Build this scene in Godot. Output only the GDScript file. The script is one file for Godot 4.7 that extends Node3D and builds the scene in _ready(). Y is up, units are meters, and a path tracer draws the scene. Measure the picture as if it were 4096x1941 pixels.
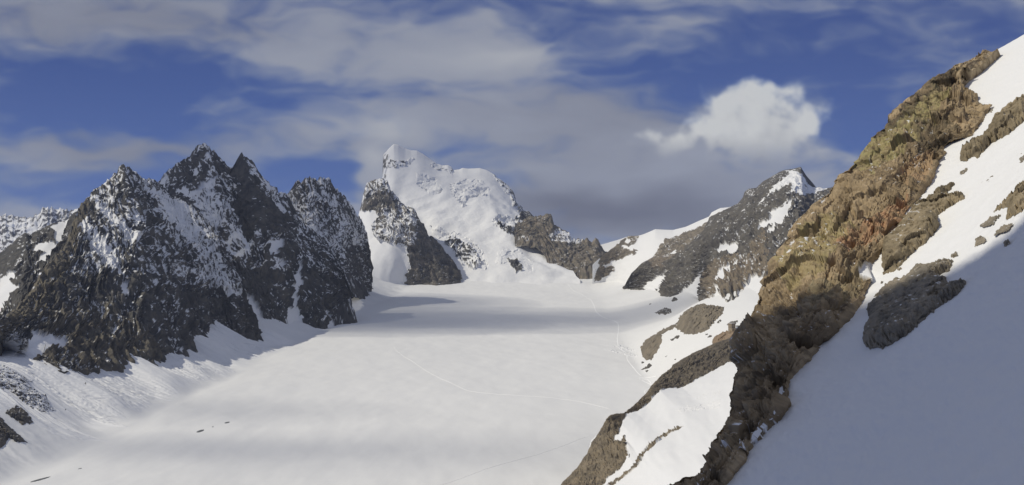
extends Node3D
# Glacier basin under a snow peak, seen from a snow slope beside a rock spur.
# The eye is at the origin, y up, metres. A photo pixel (4096 x 1941) gives a direction; distances come from the
# glacier (ground_y), the near snow slope (slope_y) or the size of the mountains.
const F := 3150.0            # focal length in photo pixels
const HORIZON := 1140.0
const Q := 1.0               # mesh density
var pitch := atan((HORIZON - 970.5) / F)
var sun_to := Vector3(-0.97, 0.0, 0.24)

var n_rib := FastNoiseLite.new()
var n_fbm := FastNoiseLite.new()
var n_low := FastNoiseLite.new()
var n_cell := FastNoiseLite.new()
var n_edge := FastNoiseLite.new()
var n_soft := FastNoiseLite.new()
var n_block := FastNoiseLite.new()
var mats := {}
var jobs: Array = []

const SNOW := Color(0.80, 0.80, 0.80)

# ------------------------------------------------------------------ helpers
func noise(n: FastNoiseLite, sd: int, kind: int, fractal: int, oct: int) -> void:
	n.seed = sd; n.noise_type = kind as FastNoiseLite.NoiseType; n.frequency = 1.0
	n.fractal_type = fractal as FastNoiseLite.FractalType; n.fractal_octaves = oct

func ray(px: float, py: float) -> Vector3:          # direction with z = -1
	var y0 := -(py - 970.5) / F
	var z := -cos(pitch) + y0 * sin(pitch)
	return Vector3((px - 2048.0) / F, y0 * cos(pitch) + sin(pitch), z) / -z

func at(px: float, py: float, d: float) -> Vector3:
	return ray(px, py) * d

func smooth(a: float, b: float, t: float) -> float:
	return smoothstep(a, b, t)

func ground_y(x: float, d: float) -> float:          # the glacier, its banks and its head
	var y := -251.0 + 0.06 * d
	var w := -500.0 - x                               # left bank with avalanche cones
	if w > 0.0:
		y += 0.5 * w * w / (w + 60.0) if w < 170.0 else 62.8 + 12.0 * (1.0 - exp(-(w - 170.0) * 0.04))
	var wr := x - (150.0 + 0.06 * d)                  # right bank, steep below the hut
	if wr > 0.0:
		var k := smoothstep(1500.0, 2200.0, d)
		y += lerpf(172.0 * (1.0 - exp(-wr * wr / (wr + 70.0) / 72.0)), 0.4 * minf(wr, 260.0) * minf(wr, 260.0) / (minf(wr, 260.0) + 140.0), k)
	var h := d - 3700.0
	if h > 0.0:
		y += 0.25 * h * h / (h + 400.0)
	return y

func slope_y(x: float, d: float) -> float:           # the near snow slope
	return -10.68 + 1.5076 * x - 0.84366 * d + 0.0096307 * x * x - 0.0205967 * x * d + 0.0114878 * d * d

func hit(px: float, py: float, near: bool) -> float:  # distance at which a pixel's ray meets the ground
	var r := ray(px, py)
	var d := 12.0 if near else 300.0
	var top := 170.0 if near else 4700.0
	var step := 0.4 if near else 10.0
	while d < top:
		var g := slope_y(r.x * d, d) if near else ground_y(r.x * d, d)
		if r.y * d < g:
			var a := d - step
			var b := d
			for k in 12:
				var m := (a + b) * 0.5
				var gm := slope_y(r.x * m, m) if near else ground_y(r.x * m, m)
				if r.y * m < gm: b = m
				else: a = m
			return b
		d += step
	return top

func poly(a: Array) -> PackedVector2Array:
	var p := PackedVector2Array()
	for i in range(0, a.size(), 2): p.append(Vector2(a[i], a[i + 1]))
	return p

func rows3(a: Array, ground := 0) -> Array:           # flat [px, py, d, ...] (or [px, py, ...] on the ground) -> [[Vector2], [Vector3]]
	var p2 := []
	var p3 := []
	var st := 3 if ground == 0 else 2
	for i in range(0, a.size(), st):
		var d: float = a[i + 2] if ground == 0 else hit(a[i], a[i + 1], ground == 2)
		p2.append(Vector2(a[i], a[i + 1])); p3.append(at(a[i], a[i + 1], d))
	return [p2, p3]

func moved(r: Array, by: Vector3) -> Array:           # a row of points shifted (to close a sheet behind or below)
	var p3 := []
	for v in r[1]: p3.append(v + by)
	return [r[0], p3]

func resample(r: Array, n: int, arc: bool, warp := 1.0) -> Array:
	var p2: Array = r[0]
	var p3: Array = r[1]
	var t := PackedFloat64Array()
	t.append(0.0)
	for i in range(1, p2.size()):
		t.append(t[i - 1] + ((p2[i] - p2[i - 1]).length() if arc else absf(p2[i].x - p2[i - 1].x) + 0.01))
	var o2 := PackedVector2Array()
	var o3 := PackedVector3Array()
	var k := 0
	for i in n:
		var s := t[t.size() - 1] * pow(i / (n - 1.0), warp)
		while k < t.size() - 2 and t[k + 1] < s: k += 1
		var f := clampf((s - t[k]) / (t[k + 1] - t[k]), 0.0, 1.0)
		o2.append(p2[k].lerp(p2[k + 1], f)); o3.append(p3[k].lerp(p3[k + 1], f))
	return [o2, o3]

func plain_mat(c: Color, rough := 0.9) -> StandardMaterial3D:
	var m := StandardMaterial3D.new()
	m.albedo_color = c.linear_to_srgb(); m.roughness = rough
	return m

func tag(o: Node, label: String, category := "", group := "", kind := "") -> void:
	o.set_meta("label", label)
	if category: o.set_meta("category", category)
	if group: o.set_meta("group", group)
	if kind: o.set_meta("kind", kind)

func put(called: String, mesh: Mesh, m: Material, parent: Node = self) -> MeshInstance3D:
	var o := MeshInstance3D.new()
	o.name = called; o.mesh = mesh
	o.material_override = m
	parent.add_child(o, true)
	return o

# ------------------------------------------------------------------ lofted sheets of rock and snow
# j: name, label, rows [[p2, p3]...], gaps [count per gap], nu, arc, amp, size, aniso, keep (displacement left at the ridge row),
# snow (default cover 0..1), zones [[polygon, cover]], colours [a, b, dark], tints [[polygon, colour]], serac [[polygon, amount]], cell (m), cell_amp
func build_sheet(j: Dictionary) -> void:
	var nu: int = int(j.nu * Q)
	var arc: bool = j.get("arc", false)
	var rr := []
	var warps: Array = j.get("warp", [])
	for r in j.rows.size(): rr.append(resample(j.rows[r], nu, arc, warps[r] if r < warps.size() else 1.0))
	var win := maxi(2, int(nu * j.get("soft", 0.03)))
	var soft := []
	for r in rr:                                        # each row without its small notches
		var src: PackedVector3Array = r[1]
		var acc := PackedVector3Array(); acc.resize(nu + 1)
		for i in nu: acc[i + 1] = acc[i] + src[i]
		var o := PackedVector3Array(); o.resize(nu)
		for i in nu:
			var e := mini(win, mini(i, nu - 1 - i))
			o[i] = (acc[i + e + 1] - acc[i - e]) / (2.0 * e + 1.0)
		soft.append(o)
	var jag_amp: float = j.get("jag", 0.0)
	var jag_f: float = j.get("jag_f", 0.05)
	var gaps: Array = j.gaps
	var nv := 1
	for g in gaps: nv += int(maxf(2.0, g * Q))
	var base := PackedVector3Array(); base.resize(nu * nv)
	var pix := PackedVector2Array(); pix.resize(nu * nv)
	var env := PackedFloat32Array(); env.resize(nv)
	var keep: Array = j.keep                            # displacement share at each row
	var v := 0
	for g in gaps.size():
		var c := int(maxf(2.0, gaps[g] * Q))
		for k in c + (1 if g == gaps.size() - 1 else 0):
			var f := float(k) / c
			env[v] = lerpf(keep[g], keep[g + 1], f) if j.get("linear_env", false) else lerpf(lerpf(keep[g], keep[g + 1], f), maxf(keep[g], keep[g + 1]), 4.0 * f * (1.0 - f))
			var a3: PackedVector3Array = rr[g][1]
			var b3: PackedVector3Array = rr[g + 1][1]
			var a2: PackedVector2Array = rr[g][0]
			var b2: PackedVector2Array = rr[g + 1][0]
			var sa: PackedVector3Array = soft[g]
			var sb: PackedVector3Array = soft[g + 1]
			var ka := pow(1.0 - f, 5.0)
			var kb := pow(f, 5.0)
			var jag := 0.0
			if jag_amp > 0.0: jag = jag_amp * (pow(1.0 - f, 3.0) if g == 1 else (pow(f, 6.0) if g == 0 else 0.0))
			for i in nu:
				base[v * nu + i] = sa[i].lerp(sb[i], f) + (a3[i] - sa[i]) * ka + (b3[i] - sb[i]) * kb
				if jag > 0.0: base[v * nu + i].y += jag * (n_rib.get_noise_1d(i * jag_f) + 0.5 * n_cell.get_noise_1d(i * jag_f * 2.0) - 0.15)
				pix[v * nu + i] = a2[i].lerp(b2[i], f)
			v += 1
	var wide := 0.0
	var tall := 0.0
	var mid := nv / 2
	for i in range(1, nu): wide += base[mid * nu + i].distance_to(base[mid * nu + i - 1])
	for k in range(1, nv): tall += base[k * nu + nu / 2].distance_to(base[(k - 1) * nu + nu / 2])
	var amp: float = j.amp
	var size: float = j.size
	var aniso: float = j.get("aniso", 3.0)
	var cell: float = j.get("cell", 0.0)
	var cell_amp: float = j.get("cell_amp", 0.0)
	var flat_y: float = j.get("cell_flat", 1.0)
	var cover0: float = j.snow
	var zones: Array = []
	for z in j.get("zones", []): zones.append([z[0], z[1], bounds(z[0])])
	var seracs: Array = []
	for z in j.get("serac", []): seracs.append([z[0], z[1], bounds(z[0])])
	var rag: float = j.get("rag", 14.0)
	var rag_size: float = j.get("rag_size", 40.0)
	var sd: float = j.get("seed", 0.0)
	var snow_amp: float = j.get("snow_amp", 0.12)
	var serac_size: float = j.get("serac_size", 62.0)
	var snow_fine: float = j.get("snow_fine", 0.0)
	var taper: float = j.get("taper", 0.0)
	var fb_w: float = j.get("fb", 0.36)
	var rib_w: float = j.get("rib", 0.5)
	var rib2_w: float = j.get("rib2", 0.2)
	var block: float = j.get("block", 0.0)
	var block_amp: float = j.get("block_amp", 0.0)
	var crack: float = j.get("crack", 0.0)
	var crack2: float = j.get("crack2", 0.0)
	var crack2_amp: float = j.get("crack2_amp", 0.0)
	var crack_amp: float = j.get("crack_amp", 0.0)
	var gul := PackedFloat32Array(); gul.resize(nu * nv)
	var cov := PackedFloat32Array(); cov.resize(nu * nv)
	var pos := PackedVector3Array(); pos.resize(nu * nv)
	var rag1: float = 1.0 / rag_size
	var votes := 0.0
	var g0 := int(maxf(2.0, gaps[0] * Q))
	for k in range(g0 + 3, nv - 3, 7):
		for i in range(3, nu - 3, 11):
			votes += signf((base[(k + 3) * nu + i] - base[(k - 3) * nu + i]).cross(base[k * nu + i + 3] - base[k * nu + i - 3]).dot(base[k * nu + i]))
	var side := -1.0 if votes > 0.0 else 1.0             # faces look towards the eye's side
	for k in nv:
		for i in nu:
			var id := k * nu + i
			var p := base[id]
			var i0 := maxi(i - 3, 0)
			var i1 := mini(i + 3, nu - 1)
			var k0 := maxi(k - 3, 0)
			var k1 := mini(k + 3, nv - 1)
			var n := (base[k1 * nu + i] - base[k0 * nu + i]).cross(base[k * nu + i1] - base[k * nu + i0]).normalized() * side
			var q := pix[id]
			var w := Vector2(q.x + rag * n_edge.get_noise_2d(q.x * rag1 + sd, q.y * rag1), q.y + rag * n_edge.get_noise_2d(q.x * rag1 + 70.0, q.y * rag1 + sd))
			var s := cover0
			for z in zones:
				var bb: Rect2 = z[2]
				if bb.has_point(w) and Geometry2D.is_point_in_polygon(w, z[0]): s = z[1]
			cov[id] = s
			var a := wide * i / nu
			var b := tall * k / nv
			var f1 := n_low.get_noise_2d(a / size * 0.5 + sd, b / size * 0.3)
			var fb := n_fbm.get_noise_3d(p.x / size * 1.6 + sd, p.y / size * 1.6, p.z / size * 1.6)
			var dsp := 0.0
			if s < 0.9:
				var aw := a + f1 * size * 0.3
				var rib := n_rib.get_noise_2d(aw / size + sd, b / (size * aniso) + f1 * 0.4)
				var rib2 := n_rib.get_noise_2d((aw + fb * size * 0.12) / size * 3.3 + sd, b / (size * aniso) * 3.0)
				dsp = amp * (rib_w * rib + rib2_w * rib2 + fb_w * fb)
				var st := n_fbm.get_noise_2d((aw + fb * size * 0.2) / size * 7.0 + sd, b / (size * aniso) * 3.4)
				gul[id] = rib * 0.22 + rib2 * 0.34 + st * 0.75 + f1 * 0.3
				if cell > 0.0:
					var wp := fb * cell * 0.6
					dsp += cell_amp * n_cell.get_noise_3d((p.x + wp) / cell, (p.y - wp) / (cell * flat_y), p.z / cell + sd)
				if block > 0.0:
					var wp := f1 * block * 0.5 + fb * block * 0.25
					dsp += block_amp * n_block.get_noise_3d((p.x + wp) / block, (p.y - wp) / (block * flat_y) + sd, p.z / block)
				if crack > 0.0:
					var cr := n_rib.get_noise_3d(p.x / crack + fb * 0.5, p.y / (crack * flat_y), p.z / crack + sd)
					dsp -= crack_amp * smoothstep(0.25, 0.85, cr)
				if crack2 > 0.0:
					var cr := n_rib.get_noise_3d(p.x / crack2 + fb, (p.y + 0.35 * p.x) / (crack2 * 0.4) + f1, p.z / crack2)
					dsp -= crack2_amp * smoothstep(0.15, 0.8, cr)
			else:
				dsp = amp * snow_amp * (f1 + 0.35 * fb)
				if snow_fine > 0.0: dsp += snow_fine * (n_fbm.get_noise_3d(p.x / 2.6, p.y / 1.4, p.z / 2.6) + 0.5 * n_rib.get_noise_3d(p.x / 2.2, p.y / 0.9, p.z / 2.2))
			for z in seracs:
				var bb: Rect2 = z[2]
				if bb.has_point(w) and Geometry2D.is_point_in_polygon(w, z[0]):
					var sz: float = z[1]
					dsp += sz * (n_cell.get_noise_3d(p.x / serac_size + fb * 0.5, p.y / (serac_size * 0.85), p.z / (serac_size * 1.3)) + 0.6 * fb)
			if taper > 0.0: dsp *= smoothstep(0.0, taper, minf(float(i), float(nu - 1 - i)) / nu)
			pos[id] = p + n * (dsp * env[k])
	# colours and normals from the displaced surface
	var nor := PackedVector3Array(); nor.resize(nu * nv)
	var col := PackedColorArray(); col.resize(nu * nv)
	var c_a: Color = j.colours[0]
	var c_b: Color = j.colours[1]
	var c_d: Color = j.colours[2]
	var tints: Array = []
	for z in j.get("tints", []): tints.append([z[0], z[1], bounds(z[0])])
	var bias: float = j.get("bias", 0.0)
	var cs: float = j.get("colour_size", size * 0.5)
	for k in nv:
		for i in nu:
			var id := k * nu + i
			var n := (pos[mini(k + 1, nv - 1) * nu + i] - pos[maxi(k - 1, 0) * nu + i]).cross(pos[k * nu + mini(i + 1, nu - 1)] - pos[k * nu + maxi(i - 1, 0)]).normalized()
			n *= side
			nor[id] = n
			var s := cov[id]
			var p := pos[id]
			var fine := n_fbm.get_noise_3d(p.x / cs * 4.0, p.y / cs * 4.0, p.z / cs * 4.0)
			var white := 0.0
			if s >= 0.99: white = 1.0
			elif s > 0.005:
				var score := absf(n.y) * 0.6 - gul[id] * 0.8 + 0.12 * fine + bias
				var thr := lerpf(0.85, -0.55, s)
				white = smoothstep(thr - 0.05, thr + 0.05, score)
			var t := n_low.get_noise_3d(p.x / cs, p.y / cs, p.z / cs) * 0.9 + 0.5 + fine * 0.2
			if block > 0.0: t += 0.3 * n_block.get_noise_3d(p.x / block * 1.7, p.y / (block * flat_y) * 1.7, p.z / block * 1.7)
			var rock := c_a.lerp(c_b, clampf(t, 0.0, 1.0))
			if not tints.is_empty():
				var q := pix[id]
				var w := Vector2(q.x + rag * 2.0 * n_edge.get_noise_2d(q.x * rag1, q.y * rag1), q.y + rag * 2.0 * n_edge.get_noise_2d(q.x * rag1 + 70.0, q.y * rag1))
				for z in tints:
					var bb: Rect2 = z[2]
					if bb.has_point(w) and Geometry2D.is_point_in_polygon(w, z[0]): rock = rock.lerp(z[1], clampf(0.62 + fine * 0.8, 0.0, 1.0))
			rock = rock.lerp(c_d, smoothstep(0.15, 0.55, -fine) * 0.5)
			col[id] = rock.lerp(SNOW, white)
	var idx := PackedInt32Array(); idx.resize((nu - 1) * (nv - 1) * 6)
	var o := 0
	for k in nv - 1:
		for i in nu - 1:
			var q0 := k * nu + i
			idx[o] = q0; idx[o + 1] = q0 + 1; idx[o + 2] = q0 + nu
			idx[o + 3] = q0 + 1; idx[o + 4] = q0 + nu + 1; idx[o + 5] = q0 + nu
			o += 6
	j.out = [pos, nor, col, idx]

func bounds(p: PackedVector2Array) -> Rect2:
	var r := Rect2(p[0], Vector2.ZERO)
	for q in p: r = r.expand(q)
	return r

func mesh_of(d: Array) -> ArrayMesh:
	var ps: PackedVector3Array = d[0]
	var ns: PackedVector3Array = d[1]
	var ix: PackedInt32Array = d[3]
	var votes := 0.0
	for t in range(0, ix.size() / 3, 97):
		votes += signf((ps[ix[t * 3 + 2]] - ps[ix[t * 3]]).cross(ps[ix[t * 3 + 1]] - ps[ix[t * 3]]).dot(ns[ix[t * 3]]))
	if votes < 0.0:
		for t in range(0, ix.size(), 3):
			var k := ix[t]
			ix[t] = ix[t + 1]; ix[t + 1] = k
		d[3] = ix
	var arr := []
	arr.resize(Mesh.ARRAY_MAX)
	arr[Mesh.ARRAY_VERTEX] = d[0]; arr[Mesh.ARRAY_NORMAL] = d[1]; arr[Mesh.ARRAY_COLOR] = d[2]; arr[Mesh.ARRAY_INDEX] = d[3]
	var m := ArrayMesh.new()
	m.add_surface_from_arrays(Mesh.PRIMITIVE_TRIANGLES, arr)
	return m

func sheet(j: Dictionary) -> void:
	j.type = "sheet"
	jobs.append(j)

# ------------------------------------------------------------------ the glacier as a height field
func build_glacier(j: Dictionary) -> void:
	var nu := int(620 * Q)
	var nv := int(460 * Q)
	var pos := PackedVector3Array(); pos.resize(nu * nv)
	var nor := PackedVector3Array(); nor.resize(nu * nv)
	var col := PackedColorArray(); col.resize(nu * nv)
	for k in nv:
		var d := 330.0 * pow(4750.0 / 330.0, float(k) / (nv - 1))
		var half := minf(0.74 * d, 1150.0)
		for i in nu:
			var x := half * (2.0 * i / (nu - 1.0) - 1.0)
			var y := ground_y(x, d)
			y += 5.0 * n_low.get_noise_2d(x / 700.0, d / 500.0) + 0.9 * n_low.get_noise_2d(x / 90.0 + 9.0, d / 130.0)
			y += 0.22 * n_fbm.get_noise_2d(x / 26.0, d / 60.0)
			var w := -505.0 - x
			if w > 0.0:                                 # runnels and avalanche furrows down the cones
				var str := smoothstep(0.0, 60.0, w) * (1.0 - 0.6 * smoothstep(1500.0, 2200.0, d))
				var f := n_rib.get_noise_2d((d + 0.35 * x) / 34.0, x / 260.0)
				var big := n_low.get_noise_2d((d + 0.3 * x) / 160.0 + 5.0, x / 700.0)
				y += str * (2.3 * f + 14.0 * big)
			pos[k * nu + i] = Vector3(x, y, -d)
	for k in nv:
		for i in nu:
			var n := (pos[mini(k + 1, nv - 1) * nu + i] - pos[maxi(k - 1, 0) * nu + i]).cross(pos[k * nu + mini(i + 1, nu - 1)] - pos[k * nu + maxi(i - 1, 0)]).normalized()
			if n.y < 0.0: n = -n
			nor[k * nu + i] = n
			col[k * nu + i] = Color(0.77, 0.77, 0.765)
	var idx := PackedInt32Array(); idx.resize((nu - 1) * (nv - 1) * 6)
	var o := 0
	for k in nv - 1:
		for i in nu - 1:
			var q := k * nu + i
			idx[o] = q; idx[o + 1] = q + nu; idx[o + 2] = q + 1
			idx[o + 3] = q + 1; idx[o + 4] = q + nu; idx[o + 5] = q + nu + 1
			o += 6
	j.out = [pos, nor, col, idx]

func bank_y(x: float, d: float) -> float:             # the glacier's left bank with its runnels, as the glacier mesh has it
	var y := ground_y(x, d) + 5.0 * n_low.get_noise_2d(x / 700.0, d / 500.0) + 0.9 * n_low.get_noise_2d(x / 90.0 + 9.0, d / 130.0)
	var w := -505.0 - x
	if w > 0.0:
		var str := smoothstep(0.0, 60.0, w) * (1.0 - 0.6 * smoothstep(1500.0, 2200.0, d))
		y += str * (2.3 * n_rib.get_noise_2d((d + 0.35 * x) / 34.0, x / 260.0) + 14.0 * n_low.get_noise_2d((d + 0.3 * x) / 160.0 + 5.0, x / 700.0))
	return y

func build_cones(j: Dictionary) -> void:              # fans of avalanche snow with fine furrows down the fall line
	var nu := 240
	var nv := 420
	var pos := PackedVector3Array(); pos.resize(nu * nv)
	var nor := PackedVector3Array(); nor.resize(nu * nv)
	var col := PackedColorArray(); col.resize(nu * nv)
	for k in nv:
		var d := 930.0 + 980.0 * k / (nv - 1)
		for i in nu:
			var f := i / (nu - 1.0)
			var reach := 500.0 + 34.0 * n_fbm.get_noise_1d(d / 60.0) + 16.0 * n_rib.get_noise_1d(d / 14.0)   # ragged toe
			var x := lerpf(-760.0, -reach, f)
			var dd := d + 0.30 * (x + 500.0)              # furrows run slightly up the valley
			var low := smoothstep(0.0, 0.12, f) * (1.0 - smoothstep(0.86, 1.0, f)) * smoothstep(0.0, 0.06, float(k) / nv) * (1.0 - smoothstep(0.9, 1.0, float(k) / nv))
			var patch := smoothstep(-0.25, 0.25, n_low.get_noise_1d(dd / 130.0 + 3.0))
			var y := bank_y(x, d)
			y += low * patch * (0.5 + 2.3 * n_rib.get_noise_2d(dd / 11.0, x / 240.0) + 0.5 * n_fbm.get_noise_2d(dd / 9.0, x / 24.0)) + lerpf(-0.9, 0.25, low)
			pos[k * nu + i] = Vector3(x, y, -d)
	for k in nv:
		for i in nu:
			var n := (pos[mini(k + 1, nv - 1) * nu + i] - pos[maxi(k - 1, 0) * nu + i]).cross(pos[k * nu + mini(i + 1, nu - 1)] - pos[k * nu + maxi(i - 1, 0)]).normalized()
			nor[k * nu + i] = n if n.y > 0.0 else -n
			col[k * nu + i] = SNOW
	var idx := PackedInt32Array(); idx.resize((nu - 1) * (nv - 1) * 6)
	var o := 0
	for k in nv - 1:
		for i in nu - 1:
			var q := k * nu + i
			idx[o] = q; idx[o + 1] = q + nu; idx[o + 2] = q + 1
			idx[o + 3] = q + 1; idx[o + 4] = q + nu; idx[o + 5] = q + nu + 1
			o += 6
	j.out = [pos, nor, col, idx]

# ------------------------------------------------------------------ rock that stands out of snow: outline in pixels, laid on the ground it touches
# outcrop: poly, near, high (m), cell, amp, colours, snow (cover of ledges), step (px)
func build_outcrop(j: Dictionary) -> void:
	var pl: PackedVector2Array = j.poly
	var bb := bounds(pl).grow(j.get("margin", 10.0))
	var step: float = j.step / Q
	var nu := int(bb.size.x / step) + 2
	var nv := int(bb.size.y / step) + 2
	var near: bool = j.near
	var pos := PackedVector3Array(); pos.resize(nu * nv)
	var ins := PackedFloat32Array(); ins.resize(nu * nv)
	var high: float = j.high
	var edge: float = j.get("edge", 18.0)
	var cell: float = j.cell
	var amp: float = j.amp
	var sd: float = j.get("seed", 3.0)
	var rag: float = j.get("rag", 6.0)
	var hs := 10.0
	var hw := int(bb.size.x / hs) + 3
	var hh := int(bb.size.y / hs) + 3
	var hd := PackedFloat32Array()
	var fix: float = j.get("dist", 0.0)
	for k in hh:
		for i in hw: hd.append(fix if fix > 0.0 else hit(bb.position.x + i * hs, bb.position.y + k * hs, near))
	var up := Vector3(j.get("lean", -0.5), 0.55, 0.65).normalized()
	for k in nv:
		for i in nu:
			var q := bb.position + Vector2(i, k) * step
			var w := q + rag * Vector2(n_edge.get_noise_2d(q.x / (rag * 4.0) + sd, q.y / (rag * 4.0)), n_edge.get_noise_2d(q.x / (rag * 4.0) + 50.0, q.y / (rag * 4.0) + sd))
			var best := 1e9
			for e in pl.size():
				best = minf(best, Geometry2D.get_closest_point_to_segment(w, pl[e], pl[(e + 1) % pl.size()]).distance_squared_to(w))
			best = sqrt(best)
			if not Geometry2D.is_point_in_polygon(w, pl): best = -best
			var d: float
			var hx := i * step / hs
			var hy := k * step / hs
			var h0 := int(hy) * hw + int(hx)
			d = lerpf(lerpf(hd[h0], hd[h0 + 1], fposmod(hx, 1.0)), lerpf(hd[h0 + hw], hd[h0 + hw + 1], fposmod(hx, 1.0)), fposmod(hy, 1.0))
			var p := at(q.x, q.y, d)
			if not near and fix <= 0.0: p.y += bank_y(p.x, d) - ground_y(p.x, d)
			var t := best / edge
			var h: float
			if best < 0.0: h = maxf(best / edge * high, -high) * 0.8 - 0.02 * high
			else:
				h = high * (1.0 - exp(-2.2 * t))
				var wp := n_fbm.get_noise_3d(p.x / cell * 0.7 + sd, p.y / cell * 0.7, p.z / cell * 0.7)
				h += (amp * (0.7 * n_block.get_noise_3d((p.x + wp * cell * 0.5) / cell, p.y / cell * 0.9 + wp * 0.4, p.z / cell) + 0.9 * wp) - amp * 0.7 * smoothstep(0.3, 0.85, n_rib.get_noise_3d(p.x / cell * 0.6, p.y / cell * 0.9, p.z / cell * 0.6)) - amp * 0.25 * smoothstep(0.2, 0.8, n_rib.get_noise_3d(p.x / cell * 1.6 + wp, p.y / cell * 3.2, p.z / cell * 1.6))) * minf(1.0, t * 2.0)
			pos[k * nu + i] = p + up * h
			ins[k * nu + i] = best
	var nor := PackedVector3Array(); nor.resize(nu * nv)
	var col := PackedColorArray(); col.resize(nu * nv)
	var cover: float = j.get("snow", 0.1)
	var votes := 0.0
	for k in range(1, nv - 1, 2):
		for i in range(1, nu - 1, 2):
			if ins[k * nu + i] > 0.0: votes += signf((pos[(k + 1) * nu + i] - pos[(k - 1) * nu + i]).cross(pos[k * nu + i + 1] - pos[k * nu + i - 1]).dot(pos[k * nu + i]))
	var side := -1.0 if votes > 0.0 else 1.0
	for k in nv:
		for i in nu:
			var id := k * nu + i
			var n := (pos[mini(k + 1, nv - 1) * nu + i] - pos[maxi(k - 1, 0) * nu + i]).cross(pos[k * nu + mini(i + 1, nu - 1)] - pos[k * nu + maxi(i - 1, 0)]).normalized()
			n *= side
			nor[id] = n
			var p := pos[id]
			var fine := n_fbm.get_noise_3d(p.x / cell * 2.2, p.y / cell * 3.2, p.z / cell * 2.2)
			var t := clampf(0.5 + 0.9 * n_low.get_noise_3d(p.x / cell * 0.4, p.y / cell * 0.4, p.z / cell * 0.4) + 0.25 * fine, 0.0, 1.0)
			var rock: Color = (j.colours[0] as Color).lerp(j.colours[1], t)
			rock = rock.lerp(j.colours[2], smoothstep(0.2, 0.6, -fine) * 0.5)
			var thr := lerpf(1.4, 0.1, cover)
			col[id] = rock.lerp(SNOW, smoothstep(thr - 0.06, thr + 0.06, n.y + 0.5 * fine) if cover > 0.0 else 0.0)
	var idx := PackedInt32Array()
	for k in nv - 1:
		for i in nu - 1:
			var q := k * nu + i
			if maxf(maxf(ins[q], ins[q + 1]), maxf(ins[q + nu], ins[q + nu + 1])) > 0.0 and minf(minf(ins[q], ins[q + 1]), minf(ins[q + nu], ins[q + nu + 1])) > -14.0:
				idx.append_array([q, q + 1, q + nu, q + 1, q + nu + 1, q + nu])
	var map := PackedInt32Array(); map.resize(nu * nv); map.fill(-1)
	var p2 := PackedVector3Array()
	var n2 := PackedVector3Array()
	var c2 := PackedColorArray()
	for e in idx.size():
		var q := idx[e]
		if map[q] < 0:
			map[q] = p2.size()
			p2.append(pos[q]); n2.append(nor[q]); c2.append(col[q])
		idx[e] = map[q]
	j.out = [p2, n2, c2, idx]

func outcrop(j: Dictionary) -> void:
	j.type = "outcrop"
	jobs.append(j)

func run_job(i: int) -> void:
	var j: Dictionary = jobs[i]
	var t0 := Time.get_ticks_msec()
	match j.type:
		"sheet": build_sheet(j)
		"glacier": build_glacier(j)
		"cones": build_cones(j)
		"outcrop": build_outcrop(j)
	j.ms = Time.get_ticks_msec() - t0

# ------------------------------------------------------------------ sky
const CLOUDS := [[350, 40, 600, 110, .5], [1300, 180, 700, 110, .55], [2000, 230, 350, 90, .5], [880, 390, 130, 80, .45], [2820, 85, 110, 26, .35], [650, 590, 250, 30, .3], [1400, 530, 420, 90, .55], [300, 600, 450, 45, .35],
	[1480, 680, 70, 130, .7], [2000, 450, 500, 120, .45], [2500, 550, 500, 180, .5], [2450, 800, 600, 170, .6], [3000, 800, 400, 150, .4], [3400, 640, 200, 80, .2], [100, 820, 200, 70, .4],
	[450, 390, 650, 150, -.75], [1230, 690, 190, 80, -.8], [1150, 420, 160, 60, -.35], [2950, 270, 750, 75, -.7], [1840, 565, 140, 35, -.5], [350, 750, 380, 70, -.55], [3480, 480, 190, 150, -.55], [3300, 60, 600, 60, -.25], [900, 330, 330, 60, -.3], [2050, 720, 150, 30, -.3]]
const BRIGHT := [[300, 620, 650, 110, -.38], [400, 60, 800, 130, -.28], [2300, 520, 500, 120, -.15], [2020, 205, 260, 50, .5], [1480, 505, 190, 40, .6], [1500, 620, 60, 70, .45], [850, 360, 90, 50, .2], [1250, 200, 500, 90, .1], [60, 640, 150, 60, .2], [2450, 840, 600, 110, -.75], [2500, 420, 500, 90, -.12], [1500, 640, 90, 90, .1]]

var clouds := PackedFloat32Array()
var brights := PackedFloat32Array()

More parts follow.
